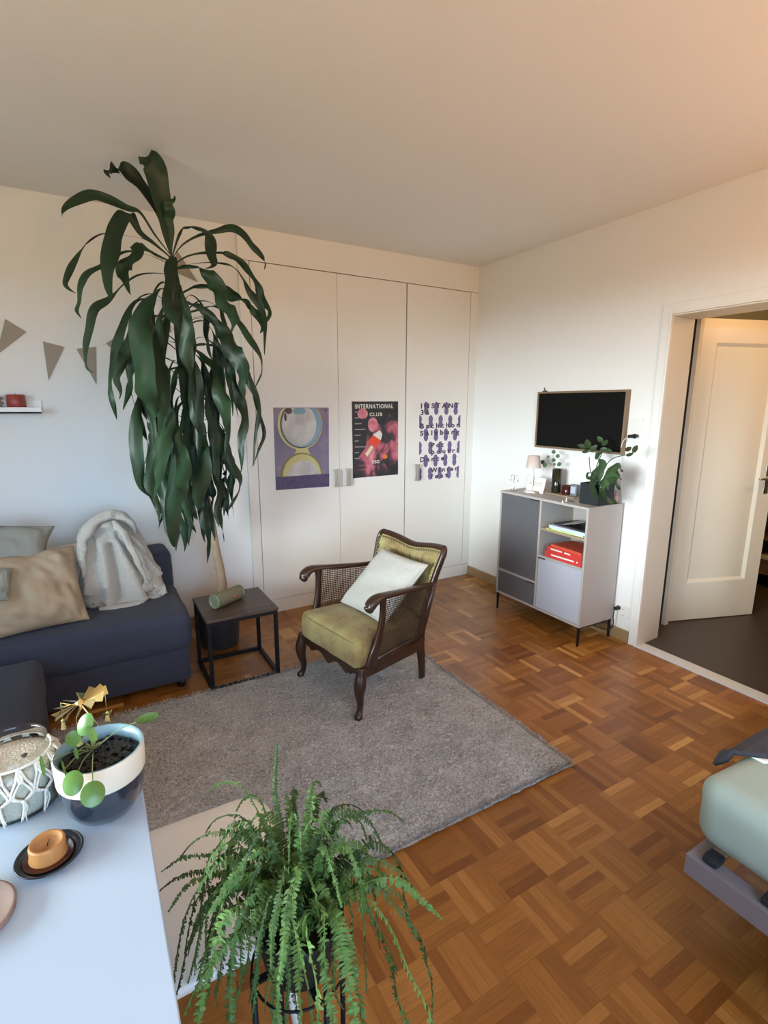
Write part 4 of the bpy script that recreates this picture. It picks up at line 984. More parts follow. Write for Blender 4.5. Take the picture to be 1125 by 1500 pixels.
rl = MB().tube([V((-.150, -.085, .20)), V((-.150, -.060, .33)), V((-.115, -.035, .435)), V((-.045, -.005, .490)), V((.035, .010, .500)), V((.095, .0, .455)), V((.125, -.01, .38))], [.012, .026, .032, .030, .028, .024, .010], FLEECE, 16, ry=[.012, .024, .028, .026, .026, .022, .010], smooth=8)
rl.v = [tuple(V(p)+V((noise3(V(p), 22, 4), noise3(V(p), 22, 6), noise3(V(p), 22, 8)))*.012) for p in rl.v]
rl.build('blanket_fold', bb, smooth=True)
rl = MB().tube([V((.010, -.040, .470)), V((.060, -.085, .400)), V((.095, -.105, .300)), V((.130, -.108, .190)), V((.150, -.100, .110))], [.016, .022, .020, .017, .008], FLEECE, 14, ry=[.014, .018, .018, .014, .008], smooth=8)
rl.v = [tuple(V(p)+V((noise3(V(p), 26, 4), noise3(V(p), 26, 6), noise3(V(p), 26, 8)))*.010) for p in rl.v]
rl.build('blanket_fold', bb, smooth=True)
# loose hem and hanging corner
s = MB(); pts = [V((.13, -.10, .07)), V((.175, -.07, .10)), V((.215, -.06, .055)), V((.235, -.07, .02))]
s.strap(pts, [.03, .04, .035, .012], FLEECE, across=(.2, .3, 1), fold=.3, wave=.4, smooth=8)
s.strap([V((-.10, -.115, .012)), V((-.02, -.13, .010)), V((.06, -.13, .012)), V((.12, -.12, .012))], [.010, .022, .020, .008], FLEECE, across=(0, 1, .3), fold=.4, wave=.5, smooth=8)
o = s.build('blanket_edge', bb, smooth=True); sm = o.modifiers.new('thick', 'SOLIDIFY'); sm.thickness = .010

# ------------------------------------------------------------------ dracaena
dr_ = empty('dracaena_plant', 'tall dracaena with long drooping dark green leaves reaching the ceiling behind the side table', 'plant', (.665, 3.27, .0))
dpot = MB(); dpot.lathe([(0, 0), (.115, 0), (.12, .01), (.140, .27), (.142, .28), (.130, .28), (.128, .26), (0, .25)], mat('charcoal_planter', (.028, .026, .026), .6), (0, 0, 0), 32)
dpo = dpot.build('floor_planter', smooth=True, loc=(.655, 3.285, 0)); tag(dpo, 'round charcoal planter on the floor behind the side table', 'planter')
STEM = [V((.690, 3.285, .25)), V((.685, 3.275, .45)), at(315, 800, 1, 3.24), at(306, 750, 1, 3.22), at(290, 680, 1, 3.17), at(276, 600, 1, 3.10), at(268, 520, 1, 3.03), at(260, 440, 1, 2.97), at(251, 375, 1, 2.92)]
inv = parent_world(dr_).inverted()
wb(MB().tube(STEM[:5], [.032, .030, .026, .026, .024], BARK, 14, smooth=6), 'trunk', dr_, smooth=True)
wb(MB().tube(STEM[4:], [.026, .030, .034, .028, .014], SHEATH, 12, smooth=8), 'leafy_stem', dr_, smooth=True)
ST = spline(STEM, 10)
def stem_at(z):
    for i in range(len(ST)-1):
        if ST[i+1].z >= z: 
            t = (z-ST[i].z)/(ST[i+1].z-ST[i].z); return ST[i].lerp(ST[i+1], t)
    return ST[-1]
def stem_px(py):
    best = min(ST, key=lambda p: abs((750-FPX*((p-CAM).dot(u2))/((p-CAM).dot(fw)))-py)); return best
lr = random.Random(11)
def key(px, depths, width, wf=3, wave=.5, fold=.22, tip=.08, pet=.27, across=None):
    """leaf through photograph points; depths (start offset from stem, end offset), width in m at the widest"""
    b = stem_px(px[0][1]); n_ = len(px); pts = []
    for i, (x, y) in enumerate(px):
        t = i/(n_-1); d = b.y+depths[0]+(depths[1]-depths[0])*t; d = min(d, Y1-.04)
        p = at(x, y, 1, d); p.z = min(p.z, H-.012)
        if i == 0: p = b.copy()
        pts.append(p)
    ws = []
    for i in range(n_):
        t = i/(n_-1)
        if t < pet: w_ = .08+.25*(t/pet)
        elif t < .55: w_ = .33+.67*((t-pet)/(.55-pet))**.8
        else: w_ = 1-(1-tip)*((t-.55)/.45)**1.6
        ws.append(width*.43*w_)
    ws[0] = min(ws[0], .006); ws[-1] = min(ws[-1], .003)
    ac = across or (1, lr.uniform(-.5, .5), lr.uniform(-.2, .2))
    wb(MB().strap(pts, ws, LEAFD, across=ac, fold=fold, smooth=8, wave=wave, wf=wf*lr.uniform(.8, 1.6), ph=lr.random()*6, sway=.004+.003*(width < .09), twist=.55 if across is None else .1), 'leaf', dr_, smooth=True)
K = key
K([(250, 375), (243, 330), (236, 290), (226, 250), (216, 231), (204, 240)], (0, -.12), .125, wave=.1, pet=.05, tip=.35, across=(1, .1, .25))
K([(249, 375), (238, 325), (215, 282), (190, 255), (172, 246), (160, 251), (160, 260)], (0, -.05), .085, wave=.1, pet=.1, tip=.02, across=(1, .2, .3))
K([(251, 375), (249, 330), (247, 305), (255, 287)], (0, -.08), .060, wave=.05, pet=.05, across=(1, 0, 0))
K([(247, 375), (228, 345), (205, 312), (185, 305), (160, 293), (135, 286), (112, 292), (97, 304), (94, 318)], (0, -.15), .062, wave=.15, across=(.2, .3, 1))
K([(247, 378), (225, 356), (205, 340), (187, 312), (170, 335), (166, 360), (158, 390), (157, 418), (162, 440)], (0, -.30), .095, wave=.2)
K([(246, 380), (215, 352), (180, 345), (150, 342), (125, 355), (106, 385), (99, 410), (100, 422), (108, 429)], (0, -.20), .035, wave=.5, wf=2)
K([(246, 384), (225, 372), (208, 362), (196, 372), (183, 392), (180, 412), (194, 432)], (0, -.22), .078)
K([(247, 405), (225, 400), (200, 404), (178, 418), (158, 438), (143, 450), (131, 478), (123, 505), (128, 535), (136, 546)], (0, -.2), .045, wave=.4)
K([(246, 388), (220, 374), (185, 368), (150, 388), (128, 400), (119, 418), (116, 440), (110, 455), (118, 467)], (0, -.1), .042, wave=.3)
K([(252, 378), (262, 345), (268, 334), (290, 332), (306, 345), (311, 368), (312, 385), (302, 394)], (0, -.2), .075, wave=.15)
K([(252, 380), (268, 358), (290, 345), (318, 338), (340, 334), (362, 350), (377, 365), (385, 380), (387, 395)], (0, -.15), .050, wave=.25, across=(-.3, .2, 1))
K([(254, 388), (275, 375), (308, 370), (335, 373), (358, 390), (376, 420), (390, 445), (392, 462), (388, 480)], (0, -.12), .055)
K([(255, 396), (275, 388), (305, 384), (330, 386), (352, 402), (370, 428), (383, 455), (388, 485), (389, 520)], (0, -.2), .052)
K([(256, 398), (272, 390), (292, 392), (306, 402), (322, 428), (335, 450), (342, 468), (340, 487)], (0, -.3), .105)
K([(262, 432), (278, 422), (305, 418), (328, 420), (350, 438), (373, 452), (383, 472), (382, 488)], (0, -.2), .080)
K([(262, 450), (280, 444), (298, 455), (320, 480), (338, 505), (350, 530), (355, 560), (358, 590)], (0, -.25), .115)
K([(263, 465), (285, 455), (315, 448), (340, 462), (362, 482), (377, 515), (382, 545), (376, 567)], (0, -.2), .065)
K([(266, 500), (282, 510), (300, 520), (315, 545), (325, 575), (330, 605), (329, 632)], (0, -.32), .115)
K([(250, 378), (252, 378), (251, 400), (250, 430), (252, 458), (257, 478)], (0, -.30), .098, pet=.1, wave=.1, tip=.3)
K([(258, 430), (238, 422), (222, 434), (209, 468), (205, 510), (212, 560), (222, 590), (229, 612)], (0, -.40), .135, wave=.15, tip=.3)
K([(260, 450), (250, 450), (241, 480), (234, 520), (236, 560), (238, 600), (233, 640)], (0, -.40), .105, wave=.15)
K([(260, 440), (235, 440), (205, 438), (188, 455), (176, 485), (170, 515), (163, 545), (160, 572), (165, 598), (172, 614)], (0, -.2), .055)
K([(262, 470), (235, 462), (205, 470), (188, 495), (178, 530), (172, 560), (176, 585)], (0, -.3), .060, wave=.4)
K([(264, 505), (240, 500), (212, 510), (195, 540), (187, 570), (183, 600)], (0, -.25), .055)
K([(266, 540), (240, 545), (215, 570), (203, 605), (197, 650), (203, 690), (212, 715), (222, 730)], (0, -.25), .078, wave=.25)
K([(268, 560), (245, 570), (228, 600), (223, 650), (221, 700), (228, 740), (236, 768)], (0, -.33), .068)
K([(270, 585), (260, 600), (256, 640), (258, 690), (254, 740), (253, 785), (256, 801)], (0, -.42), .100, wave=.15, tip=.4)
K([(272, 600), (280, 610), (292, 640), (297, 680), (293, 720), (290, 748)], (0, -.40), .110, wave=.15, tip=.4)
K([(274, 590), (292, 580), (312, 600), (325, 640), (335, 670), (350, 700), (345, 730), (336, 748)], (0, -.2), .070)
K([(268, 520), (290, 505), (318, 510), (335, 540), (350, 580), (356, 620), (354, 660), (352, 692)], (0, -.2), .075)
K([(266, 490), (290, 470), (325, 480), (350, 520), (368, 560), (378, 600), (376, 640), (368, 684)], (0, -.15), .045)
K([(265, 470), (300, 465), (335, 490), (358, 540), (377, 590), (385, 630), (380, 660), (370, 682)], (0, -.1), .030)
K([(278, 620), (262, 640), (245, 680), (240, 720), (245, 760), (250, 790)], (0, -.2), .085)
K([(282, 650), (275, 670), (272, 710), (275, 750), (285, 780)], (0, -.3), .075, tip=.4)
K([(284, 650), (300, 650), (315, 680), (322, 710), (318, 745), (322, 772)], (0, -.25), .065)
K([(286, 670), (290, 690), (285, 720), (282, 750), (292, 762)], (0, -.1), .060)
K([(270, 560), (272, 590), (265, 640), (268, 690), (270, 730), (278, 760)], (0, -.48), .085)
K([(266, 530), (258, 545), (248, 590), (243, 640), (232, 690), (226, 735)], (0, -.35), .090)
# the rest of the mantle of leaves, all round the stem
for i in range(50):
    q = (i+.5)/50; z = 2.10-1.02*q; b = stem_at(z); az = i*2.399+lr.uniform(-.3, .3)
    dx, dy = cos(az), sin(az)*.8; reach = (.20+.10*lr.random())*(1-.42*q); L_ = (.50+.2*lr.random())*(1-.28*q); rise = .05+.05*lr.random()
    pts = [b, b+V((dx*reach*.45, dy*reach*.45, rise)), b+V((dx*reach*.85, dy*reach*.85, rise*.4)), b+V((dx*reach*1.02, dy*reach*1.02, -.12)), b+V((dx*reach*(1.0+.1*lr.random()), dy*reach*.98, -L_*.45)), b+V((dx*reach*(.9+.2*lr.random()), dy*reach*.9, -L_*.75)), b+V((dx*reach*(.8+.35*lr.random()), dy*reach*.85, -L_))]
    for p in pts: p.y = min(p.y, Y1-.05)
    wd = .024+.013*lr.random()
    wb(MB().strap(pts, [.004, .004, .008, wd*.8, wd, wd*.55, .002], LEAFD, across=(-dy*1.0+.5*lr.uniform(-1, 1), dx, .1), fold=.25, smooth=8, wave=.5, wf=3.5, ph=lr.random()*6, sway=.007, twist=.7), 'leaf', dr_, smooth=True)

# ------------------------------------------------------------------ desk
dk = empty('white_desk', 'white tabletop filling the lower left corner of the photo', 'table', (-.6, .7, 0))
DZT = .75
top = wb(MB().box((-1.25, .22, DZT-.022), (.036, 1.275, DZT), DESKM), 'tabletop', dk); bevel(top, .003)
for (x, y) in ((-.10, 1.16), (-1.18, 1.16), (-1.18, .30), (-.10, .30)):
    wb(MB().box((x-.025, y-.025, 0), (x+.025, y+.025, DZT-.022), DESKM), 'leg', dk)
# pilea pot
PX, PY = -.032, 1.052
pt_ = empty('two_tone_pot', 'navy glazed pot with a wide cream band on the desk corner', 'pot', (PX, PY, DZT))
HP = .138
MB().lathe([(0, .0), (.040, 0), (.056, .010), (.069, .032), (.0755, .062), (.077, .0845)], POTB, n=48, cap=False).build('lower_body', pt_, smooth=True)
MB().lathe([(.077, .0845), (.0785, .088), (.0795, HP-.003), (.0775, HP)], POTC, n=48, cap=False).build('cream_band', pt_, smooth=True)
MB().lathe([(.0775, HP), (.0740, HP), (.073, .115), (.068, .06), (.05, .02), (0, .018)], POTI, n=48, cap=False).build('inner_glaze', pt_, smooth=True)
s = MB(); P = []
for i in range(13):
    P.append([V((.0720*i/12*cos(2*pi*j/40), .0720*i/12*sin(2*pi*j/40), .106+.006*noise3((i, j, 0), .5, 1)+.004*noise3((i, j, 0), 1.7, 2))) for j in range(40)])
s.grid(P, SOIL, wrap=True); rs = random.Random(5)
for i in range(420):
    a, r_ = rs.random()*6.283, .069*math.sqrt(rs.random()); x, y = r_*cos(a), r_*sin(a); q = .0018+.0030*rs.random()
    s.obox((x, y, .109+.005*rs.random()), (q, q*.3, 0), (-q*.4, q, q*.2), (0, -q*.3, q*.8), SOIL)
o = s.build('soil', pt_); o['kind'] = 'stuff'
pil = empty('pilea_plant', 'small pilea with round green leaves on thin stalks in the navy pot', 'plant', (PX-.02, PY-.005, DZT+.110))
pb_ = at(137, 1101, 2, DZT+.110)
wb(MB().tube([pb_, pb_+V((0, 0, .012))], [.006, .004], STALK, 8), 'crown', pil, smooth=True)
for (px, py, z, rx, ry, ud, nv) in ((107, 1082, .930, .0130, .0145, (0, 0, 1), (.1, -1, .9)), (125, 1061, .965, .0145, .021, (.45, 0, 1), (-.5, -.7, .35)), (134.5, 1075, .950, .0085, .0165, (.2, 0, -1), (.6, -.8, .4)), (111.5, 1103, .905, .0055, .0125, (.1, 0, 1), (.75, -.5, .2)),
                              (62.5, 1122, .925, .0055, .0185, (.25, .1, 1), (.8, -.4, .2)), (94, 1127, .900, .004, .017, (.45, 0, 1), (.9, -.3, .2)), (107, 1147, .900, .0165, .0205, (0, .2, 1), (-.15, -1, .9)), (136, 1163, .895, .019, .0205, (.1, .2, 1), (.1, -1, .75)), (215.5, 1051.5, .945, .0215, .010, (0, .3, 1), (.1, -.6, 1.0))):
    c_ = at(px, py, 2, z); m_ = blade(c_, nv, ud, rx, ry, PILEA, cup=-.25 if ry > .015 and rx > .012 else .2, k=20); o = wb(m_, 'leaf', pil, smooth=True)
    mid = pb_.lerp(c_, .5)+V((0, 0, .012)); wb(MB().tube([pb_+V((0, 0, .004)), mid, c_+V((0, 0, -.001))], [.0011, .0009, .0008], STALK, 6, smooth=6), 'leaf_stalk', pil, smooth=True)
for k in range(5):
    a = k*1.3; wb(MB().strap([pb_+V((0, 0, .008)), pb_+V((cos(a)*.008, sin(a)*.008, .014)), pb_+V((cos(a)*.015, sin(a)*.015, .016))], [.001, .003, .001], STALK), 'bud', pil, smooth=True)
# jar with macrame sleeve
JX, JY = -.185, 1.165
jr = empty('macrame_jar', 'glass jar of sand in a knotted white macrame sleeve on the desk', 'jar', (JX, JY, DZT))
MB().lathe([(0, 0), (.066, 0), (.078, .006), (.082, .02), (.080, .085), (.070, .105), (.060, .114), (.060, .130), (.0625, .1325), (.060, .134)], GLASS, n=48, cap=False).build('glass', jr, smooth=True)
MB().lathe([(0, .008), (.073, .009), (.077, .02), (.0765, .075), (.070, .095), (.060, .100), (.02, .097), (0, .098)], SAND, n=48).build('sand_fill', jr, smooth=True)
MB().lathe([(.004, .10), (.006, .104), (0, .106)], GAP, (.02, -.01, 0), 10).build('wick', jr)
sl = MB(); rj = random.Random(2)
def jr_r(z): return .0835 if z < .08 else .0835-(z-.08)*.62 if z < .112 else .0635
def cpt(a, z, o_=0): r_ = jr_r(z)+.002+o_; return V((r_*cos(a), r_*sin(a), z))
sl.lathe([(jr_r(.03)+.0005, .01), (jr_r(.03)+.001, .078), (jr_r(.1), .10)], mat('cotton_veil', (.42, .38, .31), .95), n=40) if False else None
sl.tube([cpt(2*pi*k/40, .110) for k in range(41)], .003, CORD, 6)
for k in range(14):
    a = 2*pi*k/14; da = 2*pi/14
    for o_ in (0, .10):
        sl.tube([cpt(a-.02, .110), cpt(a-.10+o_, .092), cpt(a-da/2+o_*.5, .066), cpt(a-.02, .052)], .0026, CORD, 6, smooth=4)
        sl.tube([cpt(a+.02, .110), cpt(a+.10-o_, .092), cpt(a+da/2-o_*.5, .066), cpt(a+.02, .052)], .0026, CORD, 6, smooth=4)
    sl.tube([cpt(a-.05, .10), cpt(a, .088, .003), cpt(a+.05, .10)], .003, CORD, 6, smooth=4)
    sl.lathe([(0, -.004), (.005, 0), (0, .004)], CORD, tuple(cpt(a, .052, .002)), 8)
    for t_ in range(4): sl.tube([cpt(a, .052), cpt(a+rj.uniform(-.06, .06), .035, .002), cpt(a+rj.uniform(-.12, .12), .008+.01*rj.random(), .003)], [.0022, .002, .0012], CORD, 5, smooth=3)
sl.build('macrame_sleeve', jr, smooth=True)
# candle on navy plate
cx_, cy_ = -.124, .966
plt = MB().lathe([(0, 0), (.034, 0), (.047, .008), (.053, .014), (.051, .0155), (.044, .010), (.032, .005), (0, .005)], PLATEB, (cx_, cy_, DZT), 48); solo(plt, 'navy_plate', 'small dark navy saucer under the amber candle on the desk', 'plate', (cx_, cy_, DZT))
cn = empty('pillar_candle', 'half-burnt amber pillar candle on the dark saucer', 'candle', (cx_-.002, cy_+.004, DZT+.005))
MB().lathe([(0, 0), (.031, 0), (.030, .006), (.0285, .012), (.0285, .028), (.027, .032), (.023, .031), (.019, .024), (0, .022)], WAX, n=36).build('wax', cn, smooth=True)
MB().tube([(0, 0, .021), (.001, .001, .027), (.004, .002, .032)], .0009, BLACKM, 6).build('wick', cn)
o = MB().lathe([(0, 0), (.036, 0), (.041, .004), (.038, .0045), (0, .0035)], WAXP, (0, 0, .0003), 30).build('melted_wax', cn, smooth=True)
co = MB().lathe([(0, 0), (.060, 0), (.065, .004), (.066, .013), (.062, .014), (.058, .007), (0, .006)], TERRA, (-.232, .893, DZT), 48); solo(co, 'clay_coaster', 'round rose clay dish cut off by the left edge of the photo', 'dish', (-.232, .893, DZT))
# candle carousel
cr0 = at(118, 1029, 2, .965); foot = V((.006, 1.180, DZT))
ca = empty('candle_carousel', 'brass candle carousel with spinning blades and hanging figures behind the pot', 'ornament', foot)
wb(MB().lathe([(0, 0), (.030, 0), (.032, .004), (.012, .008), (.010, .022), (0, .022)], BRASS, tuple(foot), 24), 'base', ca, smooth=True)
wb(MB().tube([foot+V((0, 0, .02)), cr0+V((0, 0, -.004))], .0016, BRASS, 8), 'rod', ca, smooth=True)
ax = (cr0-foot).normalized(); tilt = V((-.30, .12, 1)).normalized(); e1 = tilt.cross(V((0, 1, 0))).normalized(); e2 = tilt.cross(e1)
for k in range(12):
    a = 2*pi*k/12; rad = e1*cos(a)+e2*sin(a); tan = -e1*sin(a)+e2*cos(a); tw = tan*.8+tilt*.6
    p0 = cr0+rad*.010; p1_ = cr0+rad*.050
    wb(MB().prism([p0-tan*.002, p0+tw*.002, p1_+tw*.011, p1_-tw*.011], tilt*.0004, BRASS), 'blade', ca)
wb(MB().lathe([(0, -.004), (.010, -.002), (.010, .002), (.003, .006), (0, .010)], BRASS, tuple(cr0), 16), 'hub', ca, smooth=True)
for k in range(3):
    a = 2*pi*k/3+.35; rad = V((cos(a), sin(a), 0)); q = cr0+rad*.046+V((0, 0, -.006))
    hg = wb(MB().tube([cr0+V((0, 0, -.008)), q], .0008, BRASS, 5).tube([q, q+V((0, 0, -.035))], .0005, BRASS, 5), 'arm', ca)
    c_ = q+V((0, 0, -.045)); s = MB().lathe([(0, -.014), (.006, -.012), (.003, .002), (.0035, .006), (0, .010)], BRASS, tuple(c_), 8)
    s.prism([c_+V((0, 0, .004)), c_+V((.010, .002, .010)), c_+V((.006, .001, -.002))], (0, .0005, 0), BRASS); s.prism([c_+V((0, 0, .004)), c_+V((-.010, -.002, .010)), c_+V((-.006, -.001, -.002))], (0, .0005, 0), BRASS)
    wb(s, 'angel', hg)

# ------------------------------------------------------------------ white chair under the fern
wc = empty('white_chair', 'white moulded chair seat pushed in beside the desk under the fern', 'chair', (.10, 1.05, 0))
pts = []
def rr_(x0, y0, x1, y1, r, n=8):
    o = []
    for cx0, cy0, a0 in ((x1-r, y1-r, 0), (x0+r, y1-r, 90), (x0+r, y0+r, 180), (x1-r, y0+r, 270)):
        for i in range(n+1): a = R(a0+90*i/n); o.append((cx0+r*cos(a), cy0+r*sin(a)))
    return o
rows = []
for (ins, z) in ((.012, .432), (.0, .440), (.0, .452), (.010, .460), (.05, .455), (.12, .448), (.2, .445)):
    rows.append([V((x, y, z)) for x, y in rr_(-.14+ins, .86+ins, .345-ins, 1.300-ins, max(.015, .085-ins*.4))])
s = MB().grid(rows, CHAIRM, wrap=True); k = len(rows[-1]); s.add(rows[-1], [tuple(range(k))], CHAIRM); s.add(rows[0], [tuple(range(k-1, -1, -1))], CHAIRM)
wb(s, 'seat', wc, smooth=True)
for (x, y, ox, oy) in ((-.07, 1.22, -.04, .03), (.27, 1.22, .04, .03), (-.07, .93, -.04, -.03), (.27, .93, .04, -.03)):
    wb(MB().tube([(x, y, .44), (x+ox, y+oy, 0)], [.013, .010], CHAIRM, 10), 'leg', wc, smooth=True)

# ------------------------------------------------------------------ fern on its stand
FX, FY, FZ = .255, .745, .54
fs_ = empty('plant_stand', 'thin black metal plant stand beneath the fern', 'plant stand', (FX, FY, 0))
for k in range(4):
    a = R(8+90*k); x, y = FX+.092*cos(a), FY+.092*sin(a); wb(MB().tube([(x, y, FZ+.03), (x, y, 0)], .0055, BLACKM, 8), 'leg', fs_, smooth=True)
wb(MB().tube([(FX+.088*cos(2*pi*k/32), FY+.088*sin(2*pi*k/32), FZ-.004) for k in range(33)], .0025, BLACKM, 6), 'ring', fs_, smooth=True)
wb(MB().box((FX-.09, FY-.006, FZ-.006), (FX+.09, FY+.006, FZ), BLACKM).box((FX-.006, FY-.09, FZ-.006), (FX+.006, FY+.09, FZ), BLACKM), 'crossbar', fs_)
fpot = MB().lathe([(0, 0), (.062, 0), (.080, .09), (.083, .102), (.076, .102), (.074, .09), (0, .088)], mat('black_fern_pot', (.012, .011, .010), .7), (0, 0, 0), 32).build('fern_pot', smooth=True, loc=(FX, FY, FZ)); tag(fpot, 'black pot held by the metal stand, hidden inside the fern', 'pot')
fn = empty('boston_fern', 'bushy green fern with arching fronds in the bottom centre foreground', 'plant', (FX, FY, FZ+.09))
F0 = V((FX, FY, FZ+.09)); ff = random.Random(21)
def frond(pts, width):
    width *= .66; P = spline([V(p) for p in pts], 14); tot = sum((P[i]-P[i-1]).length for i in range(1, len(P))); sd0 = ff.random()*50
    for i, p in enumerate(P):
        q = i/len(P); P[i] = p+V((noise3(p, 9, sd0), noise3(p, 9, sd0+3), noise3(p, 9, sd0+6)))*.020*q*tot/.35
    Ls = [0]
    for i in range(1, len(P)): Ls.append(Ls[-1]+(P[i]-P[i-1]).length)
    tot = Ls[-1]; s = MB(); s.tube(P[::3]+[P[-1]], [.0011]*(len(P[::3]))+[.0004], FERN, 4)
    step = .0050; d = tot*.08; i = 0
    horiz = (P[len(P)//2]-P[0]).cross(V((0, 0, 1)))
    if horiz.length < 1e-3: horiz = V((1, 0, 0))
    horiz.normalize(); tw = ff.uniform(-.9, .9)
    while d < tot*.995:
        while Ls[i+1] < d and i < len(P)-2: i += 1
        t = (d-Ls[i])/max(1e-6, Ls[i+1]-Ls[i]); p = P[i].lerp(P[i+1], t); tg = (P[i+1]-P[i]).normalized(); q = d/tot
        sd_ = (horiz-tg*horiz.dot(tg)).normalized(); nn = sd_.cross(tg).normalized(); tq = tw+.6*sin(q*7+sd0); sd_ = (sd_*cos(tq)+nn*sin(tq)).normalized(); nn = sd_.cross(tg).normalized()
        w_ = width*(min(1, .40+q*3.2) if q < .2 else (1-((q-.2)/.8)**1.6*.80))*ff.uniform(.75, 1.15)
        for sg in (-1, 1):
            if ff.random() < .06: continue
            dv = (sd_*sg+tg*ff.uniform(.0, .5)+nn*ff.uniform(-.75, .25)).normalized(); wv_ = (tg*.0023+nn*ff.uniform(-.0016, .0016))
            a1 = p+dv*w_*.5+nn*ff.uniform(-.001, .001); a2 = p+dv*w_+V((0, 0, -.22*w_))
            s.add([p-wv_*.6, p+wv_*1.1, a1+wv_*1.1, a2+wv_*.4, a2-wv_*.5, a1-wv_*.8], [(0, 1, 2, 5), (5, 2, 3, 4)], FERN)
        d += step
    wb(s, 'frond', fn)
def fro(px, py, z, width=.018, rise=.12):
    tip = at(px, py, 2, z); b = F0+V((ff.uniform(-.03, .03), ff.uniform(-.03, .03), 0)); h_ = V((tip.x-b.x, tip.y-b.y, 0))
    top = max(b.z, tip.z)+rise
    frond([b, b+h_*.18+V((0, 0, (top-b.z)*.62)), b+h_*.48+V((0, 0, top-b.z)), b+h_*.80+V((0, 0, (top-b.z)*.75+(tip.z-b.z)*.25)), tip], width)
frond([F0, F0+V((-.005, .03, .12)), F0+V((-.012, .06, .20)), at(398, 1092, 2, .93)], .017)
for a_ in ((586, 1211, .70, .019, .07), (567, 1313, .62, .019, .13), (474, 1155, .80, .016, .05), (306, 1164, .78, .015, .05), (303, 1222, .74, .017, .08), (232, 1276, .66, .015, .06), (236, 1305, .64, .015, .06), (247, 1338, .62, .016, .08),
           (424, 1268, .87, .018, .04), (500, 1318, .80, .018, .04), (282, 1430, .60, .019, .13), (420, 1482, .66, .020, .15), (498, 1480, .50, .018, .12), (540, 1470, .35, .014, .12), (390, 1500, .58, .020, .13), (345, 1500, .55, .019, .12), (300, 1500, .45, .019, .12),
           (455, 1500, .45, .018, .14), (525, 1430, .45, .015, .1), (535, 1190, .74, .016, .05), (345, 1195, .80, .017, .06), (265, 1255, .70, .017, .07), (560, 1240, .72, .017, .09), (285, 1370, .66, .019, .10), (365, 1470, .66, .020, .12), (440, 1440, .70, .020, .12),
           (330, 1430, .68, .019, .10), (400, 1420, .74, .019, .08), (470, 1420, .62, .018, .10), (310, 1330, .76, .018, .06), (350, 1290, .84, .017, .04), (270, 1400, .58, .018, .10), (300, 1465, .52, .018, .12), (475, 1360, .74, .018, .07), (500, 1250, .78, .017, .07),
           (350, 1500, .38, .019, .10), (400, 1500, .30, .019, .10), (440, 1500, .34, .018, .10), (485, 1440, .40, .017, .10), (320, 1480, .36, .018, .10), (375, 1490, .52, .020, .10), (425, 1500, .50, .020, .10)):
    fro(*a_)
for i in range(57):
    az = i*2.399+ff.uniform(-.2, .2); ring = (i % 4)
    if ring == 0: reach, top, drop = .05+.07*ff.random(), .09+.10*ff.random(), .06+.08*ff.random()
    elif ring == 1: reach, top, drop = .10+.07*ff.random(), .08+.10*ff.random(), ff.uniform(-.02, .07)
    else: reach, top, drop = .15+.07*ff.random(), .06+.10*ff.random(), ff.uniform(-.26, -.02)
    if 0 < az % 6.283 < 3.14 and ring > 1: reach *= .85
    b = F0+V((.04*cos(az), .04*sin(az), 0)); d_ = V((cos(az+.3*ff.uniform(-1, 1)), sin(az+.3*ff.uniform(-1, 1)), 0))*reach
    frond([b, b+d_*.2+V((0, 0, top*.65)), b+d_*.55+V((0, 0, top)), b+d_*.88+V((0, 0, top*.6+drop*.4)), b+d_*1.05+V((0, 0, drop))], .017+.006*ff.random())

# ------------------------------------------------------------------ bed
ws_ = None
bd = empty('metal_bed', 'grey metal bed frame entering at the right edge of the photo', 'bed', (2.0, -.3, 0))
BX, BY = 1.368, .640; zb = .300
s = MB(); s.box((BX, -1.45, zb-.062), (BX+.006, BY, zb), BEDM).box((BX+.006, -1.45, zb-.004), (BX+.050, BY, zb), BEDM).box((BX+.006, BY-.006, zb-.062), (2.90, BY, zb-.004), BEDM).box((BX+.050, BY-.050, zb-.004), (2.90, BY, zb), BEDM)
s.box((2.894, -1.45, zb-.062), (2.90, BY-.006, zb-.004), BEDM).box((2.85, -1.45, zb-.004), (2.90, BY-.05, zb), BEDM)
bevel(wb(s, 'side_rail', bd), .0012)
for k in range(9):
    y = BY-.055-.145*k; wb(rbox((BX+.012, y-.020, zb), (BX+.062, y+.020, zb+.022), .006, SLAT, (3, 3, 3)), 'slat_holder', bd, smooth=True)
    wb(MB().box((BX+.05, y-.015, zb+.008), (2.84, y+.015, zb+.018), mat('birch_slat', (.36, .24, .13), .6) if k == 0 else MATS['birch_slat']), 'slat', bd)
for (x, y) in ((BX+.05, BY-.35), (2.80, BY-.35), (BX+.05, -1.3), (2.80, -1.3)): wb(MB().box((x, y, 0), (x+.05, y+.05, zb-.062), BEDM), 'leg', bd)
mt = rbox((BX+.035, -1.42, zb+.022), (2.88, BY+.015, zb+.225), .060, SHEET, (26, 30, 12), lambda p, d: d*(.006*noise3(p, 4, 3)+.010*max(0, 1-((p.x-BX-.09)/.06)**2)*max(0, noise3(p, 12, 5)))); solo(mt, 'mattress', 'mattress in a mint green fitted sheet on the metal bed', 'mattress', (2.1, -.4, zb+.022))
s = MB(); pts = [V((BX+.07, BY-.01, .40)), V((BX+.045, BY+.004, .375)), V((BX+.05, BY-.005, .335))]
